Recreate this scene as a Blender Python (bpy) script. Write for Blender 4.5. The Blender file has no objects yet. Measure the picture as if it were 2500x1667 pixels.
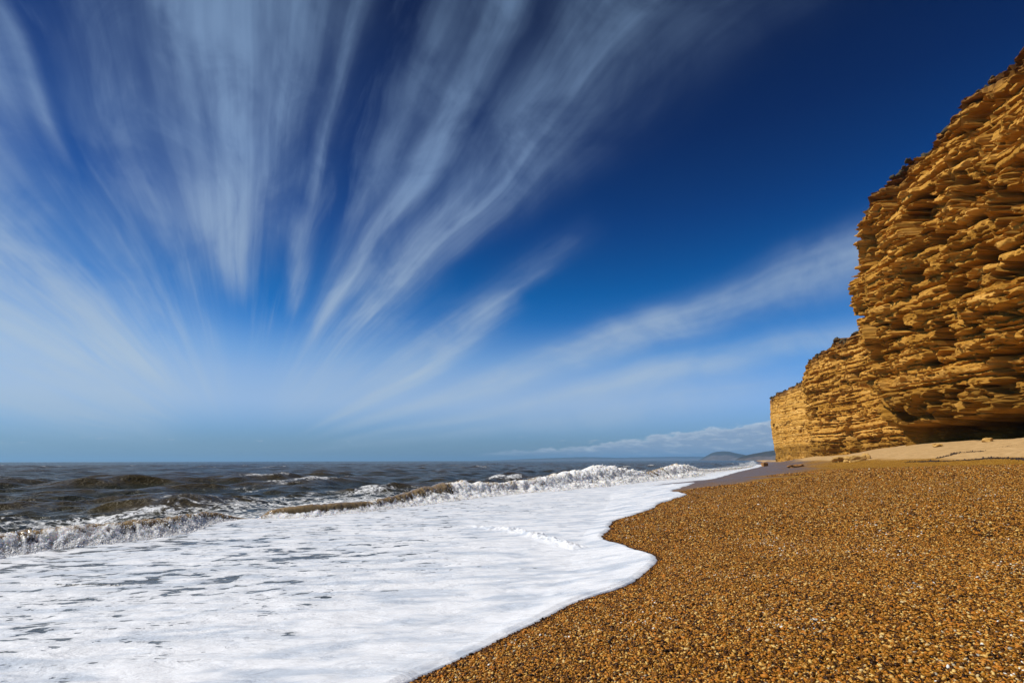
import bpy, math, random
import numpy as np
from mathutils import Matrix, Vector

random.seed(7)
rng = np.random.default_rng(7)
sc = bpy.context.scene
COL = sc.collection
R = math.radians

# ------------------------------------------------------------------ camera, sky, sun, exposure
CAM_Z = 1.6
PITCH, ROLL = 13.1, 0.14
FPX = 1250.0                       # focal length in pixels of the 2500 px wide photograph
cd = bpy.data.cameras.new('camera')
cd.sensor_width = 36.0
cd.lens = 18.0
cd.clip_start = 0.05
cd.clip_end = 200000.0
cam = bpy.data.objects.new('camera', cd)
COL.objects.link(cam)
cam.location = (0, 0, CAM_Z)
cam.rotation_euler = (R(90 + PITCH), R(ROLL), 0)
sc.camera = cam
CAM_M = cam.rotation_euler.to_matrix()

SUN_EL = 49.0
SUN_VEC = Vector((-0.985, -0.17, 0)).normalized() * math.cos(R(SUN_EL)) + Vector((0, 0, math.sin(R(SUN_EL))))
sl = bpy.data.lights.new('sun', 'SUN')
sl.energy = 4.7
sl.angle = R(0.53)
sl.color = (1.0, 0.95, 0.87)
sun = bpy.data.objects.new('sun', sl)
COL.objects.link(sun)
sun.rotation_euler = SUN_VEC.to_track_quat('Z', 'Y').to_euler()
sun.location = (-40, -30, 60)

sc.view_settings.view_transform = 'Standard'
sc.view_settings.look = 'None'
sc.view_settings.gamma = 1.0
sc.view_settings.exposure = 0.0
sc.view_settings.use_curve_mapping = False
sc.cycles.max_bounces = 5
sc.cycles.diffuse_bounces = 1
sc.cycles.glossy_bounces = 3
sc.cycles.volume_bounces = 0
sc.cycles.use_denoising = True


def ray(x, y):
    """direction through a point of the photograph given in 2352-px-wide coordinates"""
    s = 2500.0 / 2352.0
    v = CAM_M @ Vector((x * s - 1250.0, 833.5 - y * s, -FPX))
    return v.normalized()


def at_z(x, y, z=0.0):
    d = ray(x, y)
    t = (z - CAM_Z) / d.z
    return (d.x * t, d.y * t)


# ------------------------------------------------------------------ node helpers
class NT:
    def __init__(self, tree):
        self.t = tree
        self.n = tree.nodes
        self.l = tree.links

    def node(self, typ, **kw):
        nd = self.n.new(typ)
        for k, v in kw.items():
            if k == 'inputs':
                for a, b in v.items():
                    self.put(nd, a, b)
            else:
                setattr(nd, k, v)
        return nd

    def put(self, nd, key, val):
        sock = nd.inputs[key]
        if isinstance(val, bpy.types.NodeSocket):
            self.l.new(val, sock)
        elif val is not None:
            sock.default_value = val

    def math(self, op, a, b=None, c=None, clamp=False):
        nd = self.n.new('ShaderNodeMath')
        nd.operation = op
        nd.use_clamp = clamp
        self.put(nd, 0, a)
        if b is not None:
            self.put(nd, 1, b)
        if c is not None:
            self.put(nd, 2, c)
        return nd.outputs[0]

    def vmath(self, op, a, b=None):
        nd = self.n.new('ShaderNodeVectorMath')
        nd.operation = op
        self.put(nd, 0, a)
        if b is not None:
            self.put(nd, 1, b)
        return nd.outputs['Value'] if op in ('DOT_PRODUCT', 'LENGTH') else nd.outputs[0]

    def smooth(self, x, a, b, lo=0.0, hi=1.0):
        nd = self.n.new('ShaderNodeMapRange')
        nd.interpolation_type = 'SMOOTHSTEP'
        for k, v in ((0, x), (1, a), (2, b), (3, lo), (4, hi)):
            self.put(nd, k, v)
        return nd.outputs[0]

    def lin(self, x, a, b, lo=0.0, hi=1.0):
        nd = self.n.new('ShaderNodeMapRange')
        for k, v in ((0, x), (1, a), (2, b), (3, lo), (4, hi)):
            self.put(nd, k, v)
        return nd.outputs[0]

    def xyz(self, x, y, z=0.0):
        nd = self.n.new('ShaderNodeCombineXYZ')
        self.put(nd, 0, x)
        self.put(nd, 1, y)
        self.put(nd, 2, z)
        return nd.outputs[0]

    def noise(self, vec, scale=1.0, detail=4.0, rough=0.55, dist=0.0, out='Fac'):
        nd = self.n.new('ShaderNodeTexNoise')
        self.put(nd, 'Vector', vec)
        self.put(nd, 'Scale', scale)
        self.put(nd, 'Detail', detail)
        self.put(nd, 'Roughness', rough)
        self.put(nd, 'Distortion', dist)
        return nd.outputs[out]

    def ramp(self, fac, stops, interp='LINEAR'):
        nd = self.n.new('ShaderNodeValToRGB')
        cr = nd.color_ramp
        cr.interpolation = interp
        while len(cr.elements) < len(stops):
            cr.elements.new(0.5)
        for e, (p, c) in zip(cr.elements, stops):
            e.position = p
            e.color = (c, c, c, 1) if not hasattr(c, '__len__') else (c[0], c[1], c[2], 1)
        self.put(nd, 'Fac', fac)
        return nd.outputs[0]

    def mix(self, fac, a, b, mode='MIX'):
        nd = self.n.new('ShaderNodeMix')
        nd.data_type = 'RGBA'
        nd.blend_type = mode
        nd.clamp_factor = True
        self.put(nd, 0, fac)
        for k, v in ((6, a), (7, b)):
            if hasattr(v, '__len__') and not isinstance(v, bpy.types.NodeSocket):
                v = (v[0], v[1], v[2], 1)
            self.put(nd, k, v)
        return nd.outputs[2]

    def attr(self, name, typ='GEOMETRY', out='Fac'):
        nd = self.n.new('ShaderNodeAttribute')
        nd.attribute_type = typ
        nd.attribute_name = name
        return nd.outputs[out]

    def bump(self, height, strength=0.5, distance=0.1, normal=None):
        nd = self.n.new('ShaderNodeBump')
        self.put(nd, 'Strength', strength)
        self.put(nd, 'Distance', distance)
        self.put(nd, 'Height', height)
        if normal is not None:
            self.put(nd, 'Normal', normal)
        return nd.outputs[0]


def material(name):
    m = bpy.data.materials.new(name)
    m.use_nodes = True
    nt = NT(m.node_tree)
    b = m.node_tree.nodes['Principled BSDF']
    return m, nt, b


# ------------------------------------------------------------------ world: sky with cirrus fan and low cloud bank
world = bpy.data.worlds.new('World')
sc.world = world
world.use_nodes = True
W = NT(world.node_tree)
for nd in list(W.n):
    W.n.remove(nd)
tc = W.node('ShaderNodeTexCoord')
D = W.vmath('NORMALIZE', tc.outputs['Generated'])
sep = W.node('ShaderNodeSeparateXYZ')
W.put(sep, 0, D)
dx, dy, dz = sep.outputs
sky = W.node('ShaderNodeTexSky', sky_type='NISHITA')
sky.sun_disc = False
sky.sun_elevation = R(SUN_EL)
sky.sun_rotation = math.atan2(SUN_VEC.x, SUN_VEC.y)
sky.altitude = 0
sky.air_density = 1.0
sky.dust_density = 0.3
sky.ozone_density = 3.0
elev = W.math('MULTIPLY', W.math('ARCSINE', dz), 180 / math.pi)
# the polarised band of clear air at right angles to the sun is darker
cs = W.vmath('DOT_PRODUCT', D, tuple(SUN_VEC))
sin2 = W.math('SUBTRACT', 1.0, W.math('MULTIPLY', cs, cs))
pol = W.math('POWER', sin2, 3.0)
SKY_TINT = [(0.0, (0.34, 0.56, 0.95)), (0.03, (0.38, 0.60, 1.0)), (0.10, (0.60, 0.90, 1.45)), (0.18, (0.24, 0.84, 1.45)),
            (0.30, (0.0, 0.58, 1.22)), (0.42, (0.0, 0.37, 1.0)), (0.55, (0.0, 0.20, 0.66)), (0.75, (0.0, 0.08, 0.34)), (1.0, (0.0, 0.07, 0.30))]
tint = W.ramp(W.math('DIVIDE', elev, 60.0, clamp=True), SKY_TINT)
base = W.mix(1.0, sky.outputs[0], tint, 'MULTIPLY')
polk = W.math('SUBTRACT', 1.0, W.math('MULTIPLY', W.math('ADD', 0.34, W.math('MULTIPLY', pol, 0.08)), W.smooth(elev, 5.0, 30.0)))
base = W.mix(1.0, base, W.xyz(polk, polk, polk), 'MULTIPLY')

VP = ray(560, 1045)
va = Vector((VP.x, VP.y, 0)).normalized()
vr = Vector((va.y, -va.x, 0))


def fan(x, y):
    d = ray(x, y)
    return math.degrees(math.atan2(d.z, d.dot(vr))), math.degrees(math.acos(max(-1, min(1, d.dot(va)))))


dr = W.vmath('DOT_PRODUCT', D, tuple(vr))
da = W.vmath('DOT_PRODUCT', D, tuple(va))
dzp = W.math('MAXIMUM', dz, 0.001)
theta = W.math('MULTIPLY', W.math('ARCTAN2', dzp, dr), 180 / math.pi)
rho = W.math('MULTIPLY', W.math('ARCCOSINE', da), 180 / math.pi)
# wind-drawn wobble and fibres
wv = W.xyz(W.math('MULTIPLY', theta, 0.035), W.math('MULTIPLY', rho, 0.042), 0.0)
wob = W.math('MULTIPLY', W.math('SUBTRACT', W.noise(wv, 1.0, 2.5, 0.42), 0.5), 10.0)
thw = W.math('ADD', theta, wob)

grp = bpy.data.node_groups.new('streak', 'ShaderNodeTree')
for nm in ('theta', 'rho', 'centre', 'bend', 'width', 'r0', 'r1', 'r2', 'r3', 'amp'):
    grp.interface.new_socket(nm, in_out='INPUT', socket_type='NodeSocketFloat')
grp.interface.new_socket('density', in_out='OUTPUT', socket_type='NodeSocketFloat')
G = NT(grp)
gi = G.node('NodeGroupInput')
go = G.node('NodeGroupOutput')
o = gi.outputs
c = G.math('ADD', o['centre'], G.math('MULTIPLY', o['bend'], G.math('SUBTRACT', o['rho'], o['r1'])))
q = G.math('DIVIDE', G.math('SUBTRACT', o['theta'], c), o['width'])
gq = G.math('EXPONENT', G.math('MULTIPLY', G.math('MULTIPLY', q, q), -1.0))
s1 = G.smooth(o['rho'], o['r0'], o['r1'])
s2 = G.smooth(o['rho'], o['r2'], o['r3'], 1.0, 0.0)
G.l.new(G.math('MULTIPLY', G.math('MULTIPLY', G.math('MULTIPLY', gq, s1), s2), o['amp']), go.inputs[0])


def streak(x, y, width, y0, y1, y2, y3, amp, bend=0.0, th=thw):
    """x,y: a point the streak runs through; the y's are distances (deg) from the vanishing point"""
    t0, _ = fan(x, y)
    nd = W.n.new('ShaderNodeGroup')
    nd.node_tree = grp
    for k, v in (('theta', th), ('rho', rho), ('centre', t0), ('bend', bend), ('width', width),
                 ('r0', y0), ('r1', y1), ('r2', y2), ('r3', y3), ('amp', amp)):
        W.put(nd, k, v)
    return nd.outputs[0]


S = [
    streak(450, 300, 5.5, 17, 25, 70, 110, 0.66),
    streak(545, 300, 4.0, 22, 32, 75, 110, 0.50),
    streak(640, 250, 4.0, 24, 34, 75, 110, 0.46),
    streak(700, 120, 3.5, 34, 44, 75, 110, 0.40),
    streak(530, 560, 4.6, 14, 20, 32, 52, 0.80),
    streak(505, 60, 1.2, 36, 44, 75, 110, 0.22),
    streak(620, 420, 9.0, 15, 28, 60, 90, 0.26),
    streak(400, 80, 4.0, 35, 48, 80, 110, 0.22),
    streak(300, 200, 4.5, 26, 40, 80, 110, 0.14),
    streak(330, 470, 4.0, 18, 27, 31, 44, 0.42),
    streak(775, 240, 1.2, 22, 32, 50, 70, 0.34),
    streak(840, 60, 1.0, 22, 34, 60, 100, 0.16),
    streak(1130, 60, 2.8, 8, 20, 75, 120, 0.66),
    streak(1020, 60, 1.6, 16, 30, 60, 90, 0.26),
    streak(890, 500, 1.2, 8, 16, 30, 60, 0.34),
    streak(700, 590, 2.6, 14, 18, 23, 27, 0.60, 0.5),
    streak(1320, 90, 2.8, 8, 20, 50, 100, 0.46),
    streak(1210, 330, 1.5, 10, 22, 50, 90, 0.36),
    streak(1340, 270, 2.0, 22, 32, 50, 80, 0.18),
    streak(1560, 150, 3.0, 30, 45, 80, 120, 0.09),
    streak(960, 560, 5.0, 8, 18, 40, 70, 0.26),
    streak(1300, 575, 2.6, 8, 20, 33, 46, 0.36),
    streak(1160, 700, 1.2, 10, 20, 33, 40, 0.24),
    streak(1210, 745, 3.0, 4, 12, 29, 34, 0.95, 0.25),
    streak(1500, 762, 2.4, 4, 12, 80, 130, 0.95),
    streak(1400, 885, 1.6, 4, 12, 60, 100, 0.60),
    streak(1250, 960, 2.6, 3, 9, 36, 70, 0.45),
    streak(60, 650, 5.5, 4, 12, 90, 140, 1.2),
    streak(60, 780, 6.0, 4, 12, 90, 140, 0.9),
    streak(60, 910, 7.0, 4, 12, 90, 140, 1.3),
    streak(60, 270, 1.3, 30, 37, 60, 100, 0.70),
    streak(60, 320, 0.9, 30, 37, 50, 60, 0.50),
    streak(150, 340, 1.0, 28, 33, 38, 46, 0.60),
    streak(40, 400, 3.0, 28, 36, 60, 100, 0.40),
    streak(270, 760, 8.0, 4, 12, 36, 56, 0.45),
    streak(430, 800, 14.0, 3, 9, 18, 30, 0.35),
    streak(760, 830, 14.0, 3, 9, 18, 30, 0.35),
]
dens = S[0]
for s_ in S[1:]:
    dens = W.math('ADD', dens, s_)
fib = W.noise(W.xyz(W.math('MULTIPLY', thw, 0.55), W.math('MULTIPLY', rho, 0.020), 3.0), 1.0, 3.0, 0.5)
fib2 = W.noise(W.xyz(W.math('MULTIPLY', thw, 0.09), W.math('MULTIPLY', rho, 0.05), 9.0), 1.0, 4.0, 0.6)
patch = W.noise(W.xyz(W.math('MULTIPLY', thw, 0.10), W.math('MULTIPLY', rho, 0.11), 14.0), 1.0, 6.0, 0.6, 0.6)
fmul = W.math('MULTIPLY', W.smooth(fib, 0.28, 0.72, 0.72, 1.18), W.smooth(fib2, 0.3, 0.68, 0.48, 1.35))
fmul = W.math('MULTIPLY', fmul, W.smooth(patch, 0.34, 0.64, 0.60, 1.2))
curl = W.noise(W.xyz(W.math('MULTIPLY', thw, 0.16), W.math('MULTIPLY', rho, 0.06), 31.0), 1.0, 7.0, 0.58, 0.6)
curlm = W.math('MULTIPLY', W.smooth(curl, 0.50, 0.72), W.math('MULTIPLY', W.smooth(theta, 55.0, 85.0), W.math('MULTIPLY', W.smooth(elev, 6.0, 14.0), 0.15)))
dens = W.math('ADD', dens, curlm)
# thin veil that whitens the lower sky
veil = W.math('MULTIPLY', W.smooth(elev, 2.5, 7.0), W.smooth(elev, 4.5, 16.0, 1.0, 0.0))
veil = W.math('MULTIPLY', veil, W.smooth(rho, 24.0, 58.0, 0.75, 0.10))
dens = W.math('MULTIPLY', dens, W.smooth(elev, 0.8, 6.0, 0.3, 1.0))
dens = W.math('ADD', W.math('MULTIPLY', dens, fmul), veil)
dens = W.math('MULTIPLY', W.math('SUBTRACT', 1.0, W.math('EXPONENT', W.math('MULTIPLY', dens, -1.25))), 0.86)
cloud_col = W.ramp(W.math('DIVIDE', elev, 60.0, clamp=True),
                   [(0.0, (3.9 / 6, 5.0 / 6, 5.9 / 6)), (0.15, (4.9 / 6, 5.7 / 6, 1.0)), (0.5, (2.5 / 6, 3.7 / 6, 5.4 / 6)), (1.0, (1.4 / 6, 2.3 / 6, 3.5 / 6))])
cloud_col = W.mix(1.0, cloud_col, (6.6, 6.8, 7.4), 'MULTIPLY')
skyc = W.mix(dens, base, cloud_col)
# low cumulus bank over the far coast
az = W.math('MULTIPLY', W.math('ARCTAN2', dx, dy), 180 / math.pi)
bank_top = W.ramp(W.lin(az, -40.0, 60.0), [(0.0, 0.0), (0.33, 0.03), (0.38, 0.20), (0.48, 0.30), (0.56, 0.50), (0.64, 0.66), (0.72, 0.78), (1.0, 0.9)])
cv = W.xyz(W.math('MULTIPLY', az, 0.55), W.math('MULTIPLY', elev, 1.3), 0.0)
cn = W.noise(cv, 1.0, 5.0, 0.6)
topn = W.math('ADD', W.math('MULTIPLY', bank_top, 5.4), W.math('MULTIPLY', W.math('SUBTRACT', cn, 0.5), 1.6))
dtop = W.math('SUBTRACT', topn, elev)
bank = W.math('MULTIPLY', W.smooth(dtop, 0.0, 0.35), W.smooth(bank_top, 0.03, 0.3))
lump = W.noise(W.xyz(W.math('MULTIPLY', az, 0.5), W.math('MULTIPLY', elev, 2.2), 5.0), 1.0, 4.0, 0.55)
bright = W.math('ADD', W.smooth(dtop, 0.0, 0.8, 0.75, 0.0), W.smooth(lump, 0.48, 0.7, 0.0, 0.55))
bcol = W.mix(bright, (3.3, 4.4, 6.2), (7.0, 8.0, 9.0))
bcol = W.mix(W.smooth(elev, 0.0, 1.2, 0.65, 0.0), bcol, (2.0, 3.15, 4.9))
skyc = W.mix(W.math('MULTIPLY', bank, 0.85), skyc, bcol)
# a few small puffs over the open sea
pn = W.noise(W.xyz(W.math('MULTIPLY', az, 0.42), W.math('MULTIPLY', elev, 1.7), 21.0), 1.0, 5.0, 0.6)
puff = W.math('MULTIPLY', W.smooth(pn, 0.60, 0.70), W.math('MULTIPLY', W.smooth(elev, 1.2, 1.7), W.smooth(elev, 2.3, 2.9, 1.0, 0.0)))
skyc = W.mix(W.math('MULTIPLY', puff, 0.5), skyc, (4.6, 5.7, 6.8))
bg = W.node('ShaderNodeBackground')
W.put(bg, 0, skyc)
bg.inputs[1].default_value = 0.09
wo = W.node('ShaderNodeOutputWorld')
W.l.new(bg.outputs[0], wo.inputs[0])
world.cycles.sampling_method = 'MANUAL'
world.cycles.sample_map_resolution = 512

# ------------------------------------------------------------------ numpy noise
_p = np.random.default_rng(11).permutation(512).astype(np.int32)
_p = np.concatenate([_p, _p, _p])
_g = np.random.default_rng(12).normal(size=(512, 3))
_g /= np.linalg.norm(_g, axis=1)[:, None]
_g = _g.astype(np.float32)


def perlin(x, y, z=0.0):
    x, y, z = np.broadcast_arrays(np.asarray(x, np.float32), np.asarray(y, np.float32), np.asarray(z, np.float32))
    xi, yi, zi = np.floor(x).astype(np.int32), np.floor(y).astype(np.int32), np.floor(z).astype(np.int32)
    xf, yf, zf = x - xi, y - yi, z - zi
    u, v, w = (t * t * t * (t * (t * 6 - 15) + 10) for t in (xf, yf, zf))
    xi &= 511
    yi &= 511
    zi &= 511

    def g(a, b, c_):
        h = _p[_p[_p[xi + a] + ((yi + b) & 511)] + ((zi + c_) & 511)]
        gr = _g[h]
        return gr[..., 0] * (xf - a) + gr[..., 1] * (yf - b) + gr[..., 2] * (zf - c_)
    x00 = g(0, 0, 0) + u * (g(1, 0, 0) - g(0, 0, 0))
    x10 = g(0, 1, 0) + u * (g(1, 1, 0) - g(0, 1, 0))
    x01 = g(0, 0, 1) + u * (g(1, 0, 1) - g(0, 0, 1))
    x11 = g(0, 1, 1) + u * (g(1, 1, 1) - g(0, 1, 1))
    a = x00 + v * (x10 - x00)
    b = x01 + v * (x11 - x01)
    return (a + w * (b - a)) * 1.5


def fbm(x, y, z=0.0, oct=4, gain=0.5):
    s, a, f = 0.0, 1.0, 1.0
    for i in range(oct):
        s = s + a * perlin(x * f + 17.3 * i, y * f + 5.1 * i, z * f + 9.7 * i)
        a *= gain
        f *= 2.03
    return s


def hash2(i, j, k=0):
    h = (i.astype(np.int64) * 374761393 + j.astype(np.int64) * 668265263 + k * 974634777) & 0x7fffffff
    h = ((h ^ (h >> 13)) * 1274126177) & 0x7fffffff
    return ((h ^ (h >> 16)) & 0xffff) / 65535.0


def worley(x, y, seed=0):
    """nearest-cell distance, second distance and the cell's random value"""
    xi, yi = np.floor(x), np.floor(y)
    d1 = np.full(x.shape, 9.0)
    d2 = np.full(x.shape, 9.0)
    val = np.zeros(x.shape)
    for a in (-1, 0, 1):
        for b in (-1, 0, 1):
            ci, cj = xi + a, yi + b
            px = ci + hash2(ci, cj, seed)
            py = cj + hash2(ci, cj, seed + 1)
            d = np.hypot(px - x, py - y)
            v = hash2(ci, cj, seed + 2)
            near = d < d1
            d2 = np.where(near, d1, np.minimum(d2, d))
            val = np.where(near, v, val)
            d1 = np.where(near, d, d1)
    return d1, d2, val


def sstep(x, a, b):
    t = np.clip((x - a) / (b - a), 0, 1)
    return t * t * (3 - 2 * t)


# ------------------------------------------------------------------ mesh helpers
def mesh_obj(name, co, faces, mat, parent=None, smooth=True, attrs=None, **props):
    me = bpy.data.meshes.new(name)
    co = np.asarray(co, np.float32)
    faces = np.asarray(faces, np.int32)
    me.vertices.add(len(co))
    me.vertices.foreach_set('co', co.ravel())
    k = faces.shape[1] if len(faces) else 4
    me.loops.add(faces.size)
    me.loops.foreach_set('vertex_index', faces.ravel())
    me.polygons.add(len(faces))
    me.polygons.foreach_set('loop_start', np.arange(0, faces.size, k, dtype=np.int32))
    me.update(calc_edges=True)
    if smooth:
        me.shade_smooth()
    else:
        me.shade_flat()
    for an, av in (attrs or {}).items():
        at = me.attributes.new(an, 'FLOAT', 'POINT')
        at.data.foreach_set('value', np.asarray(av, np.float32).ravel())
    if mat:
        me.materials.append(mat)
    ob = bpy.data.objects.new(name, me)
    COL.objects.link(ob)
    if parent:
        ob.parent = parent
    for k_, v in props.items():
        ob[k_] = v
    return ob


def grid_faces(nr, nc, keep=None, flip=False):
    i = np.arange(nr * nc).reshape(nr, nc)
    f = np.stack([i[:-1, :-1], i[:-1, 1:], i[1:, 1:], i[1:, :-1]], -1).reshape(-1, 4)
    if flip:
        f = f[:, ::-1]
    if keep is not None:
        f = f[keep.ravel()[f].all(1)]
    return f


def compact(co, faces, attrs):
    used = np.zeros(len(co), bool)
    used[faces.ravel()] = True
    remap = np.cumsum(used) - 1
    return co[used], remap[faces], {k: np.asarray(v).ravel()[used] for k, v in attrs.items()}


# ------------------------------------------------------------------ plan of the coast
# landward edge of the swash foam, traced in the photograph (2352 px wide coordinates) and laid on the beach
EDGE_PX = [(700, 1760), (820, 1660), (941, 1568), (1063, 1514), (1150, 1470), (1213, 1439), (1317, 1383), (1380, 1366),
           (1449, 1345), (1490, 1312), (1512, 1288), (1500, 1274), (1477, 1266), (1411, 1247), (1369, 1233), (1400, 1224),
           (1404, 1210), (1407, 1195), (1468, 1181), (1505, 1166), (1520, 1155), (1582, 1134), (1540, 1129), (1449, 1123),
           (1524, 1115), (1600, 1108), (1640, 1100), (1690, 1085), (1742, 1073), (1762, 1067)]
# smooth waterline of the beach itself
gx, gy = [], []
for (x, y) in EDGE_PX:
    X, Y = at_z(x, y, 0.1)
    gx.append(X)
    gy.append(Y)
gy = np.array(gy)
gx = np.array(gx)
SH_Y = np.array([-200, -20, -4, 3.5, 6.5, 12.0, 20.0, 30.0, 38.0, 50.0, 72.0, 120.0, 170.0, 225.0, 400.0, 1200.0, 3000.0])
SH_X = np.array([-90, -11, -4.0, -1.1, 0.3, 1.6, 3.6, 6.2, 11.8, 18.2, 29.5, 54.5, 82.0, 106.0, 190.0, 560.0, 1400.0])
CL_Y = np.array([-200, 0, 30, 47, 68, 78, 100, 135, 150, 185, 220, 400.0, 3000.0])
CL_X = np.array([44, 46, 46.5, 47.5, 49.5, 62, 77, 79, 92, 109, 112, 196, 1410.0])
FT_Y = np.array([0, 45, 68, 110, 135, 190, 220, 3000])
FT_Z = np.array([3.6, 3.45, 3.2, 2.9, 2.7, 1.5, 1.1, 1.1])


def pchip(xq, x, y):
    """smooth monotone-ish interpolation"""
    h = np.diff(x)
    dlt = np.diff(y) / h
    m = np.zeros(len(x))
    m[1:-1] = (dlt[:-1] * h[1:] + dlt[1:] * h[:-1]) / (h[1:] + h[:-1])
    m[0], m[-1] = dlt[0], dlt[-1]
    i = np.clip(np.searchsorted(x, xq) - 1, 0, len(x) - 2)
    t = np.clip((xq - x[i]) / h[i], 0, 1)
    hh = h[i]
    return ((2 * t**3 - 3 * t**2 + 1) * y[i] + (t**3 - 2 * t**2 + t) * hh * m[i]
            + (-2 * t**3 + 3 * t**2) * y[i + 1] + (t**3 - t**2) * hh * m[i + 1])


def shore(Y):
    return pchip(np.asarray(Y, float), SH_Y, SH_X)


def ground(X, Y, fine=True):
    X = np.asarray(X, float)
    Y = np.asarray(Y, float)
    w = (X - shore(Y)) * 0.88
    z = np.where(w > 0, 1.52 * (1 - np.exp(-np.maximum(w, 0) / 11.5)), 0.12 * w)
    z = np.maximum(z, -3.0)
    cdist = np.interp(Y, CL_Y, CL_X) - X
    foot = np.interp(Y, FT_Y, FT_Z)
    ap = foot - 0.155 * np.maximum(cdist, -2) + 0.12 * fbm(X / 7, Y / 7, 2.0, 3)
    k = 0.12
    hh = np.clip(0.5 + 0.5 * (ap - z) / k, 0, 1)
    zz = z * (1 - hh) + ap * hh + k * hh * (1 - hh)
    zz = np.where(w > 3, zz, z)
    if fine:
        zz = zz + sstep(w, 0.0, 3.0) * (0.035 * perlin(X / 2.7, Y / 2.7, 1.0) + 0.012 * perlin(X / 0.6, Y / 0.6, 4.0))
    return zz


def on_ground(x, y):
    """where the sight line through a photograph point meets the beach"""
    d = ray(x, y)
    t = np.geomspace(1.0, 600.0, 3000)
    h = CAM_Z + d.z * t - np.maximum(ground(d.x * t, d.y * t, False), 0.0)
    k = int(np.argmax(h <= 0))
    if k:
        t0 = t[k - 1] + (t[k] - t[k - 1]) * h[k - 1] / (h[k - 1] - h[k])
    else:
        t0 = t[-1]
    return (d.x * t0, d.y * t0, CAM_Z + d.z * t0)


EP = np.array([on_ground(x, y)[:2] for x, y in EDGE_PX])
o_ = np.argsort(EP[:, 1])
FE_Y = np.concatenate([[-200, -10.0], EP[o_, 1], [260, 400]])
FE_X = np.concatenate([[-92, -6.5], EP[o_, 0], [float(shore(260)) - 2, float(shore(400)) - 2]])


def foam_edge(Y):
    Y = np.asarray(Y, float)
    e = np.interp(Y, FE_Y, FE_X)
    # soften the corners of the traced line a little
    k = 0.02 * np.abs(Y) + 0.03
    e = (e + np.interp(Y - k, FE_Y, FE_X) + np.interp(Y + k, FE_Y, FE_X)) / 3
    s = np.clip(np.abs(Y) / 8.0, 0.6, 5)
    return e + s * (0.07 * perlin(Y / 0.9, 3.3) + 0.022 * perlin(Y / 0.22, 7.7) + 0.006 * perlin(Y / 0.07, 1.7))


# toe and crest of the two breakers (x, toe y, crest y)
WAVE_A = [(-420, 1340, 1262), (-250, 1310, 1243), (-100, 1290, 1231), (0, 1275, 1222), (100, 1262, 1213), (200, 1250, 1203), (300, 1238, 1194),
          (400, 1226, 1185), (440, 1215, 1180), (480, 1203, 1175), (540, 1194, 1176), (590, 1189, 1180)]
WAVE_B = [(570, 1194, 1186), (620, 1191, 1172), (690, 1188, 1162), (740, 1184, 1156), (860, 1172, 1149), (950, 1160, 1130), (1000, 1152, 1117), (1050, 1145, 1108),
          (1130, 1138, 1108), (1180, 1133, 1106), (1260, 1127, 1097), (1320, 1121, 1087), (1380, 1115, 1077), (1420, 1110, 1070),
          (1460, 1106, 1076), (1500, 1103, 1082), (1550, 1098, 1073), (1590, 1093, 1067), (1612, 1088, 1076), (1680, 1080, 1074), (1730, 1073, 1069)]


def wave_line(tab):
    out = []
    for (x, yb, yc) in tab:
        X, Y = at_z(x, yb, 0.03)
        d = ray(x, yc)
        t = (Y + 0.25) / d.y
        out.append((X, Y, max(0.05, CAM_Z + d.z * t)))
    return np.array(out)


LA, LB = wave_line(WAVE_A), wave_line(WAVE_B)
BL = np.concatenate([[(-40, -30, 0.5)], LA[:-1], LB[1:]])
BL = BL[np.argsort(BL[:, 1])]


def break_x(Y):
    return np.interp(Y, np.concatenate([BL[:, 1], [180.0, 260.0, 3000.0]]), np.concatenate([BL[:, 0], [84.0, 120.0, 1380.0]]))


SEAW = Vector((-0.88, 0.47))      # seaward normal of the shore

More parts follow.
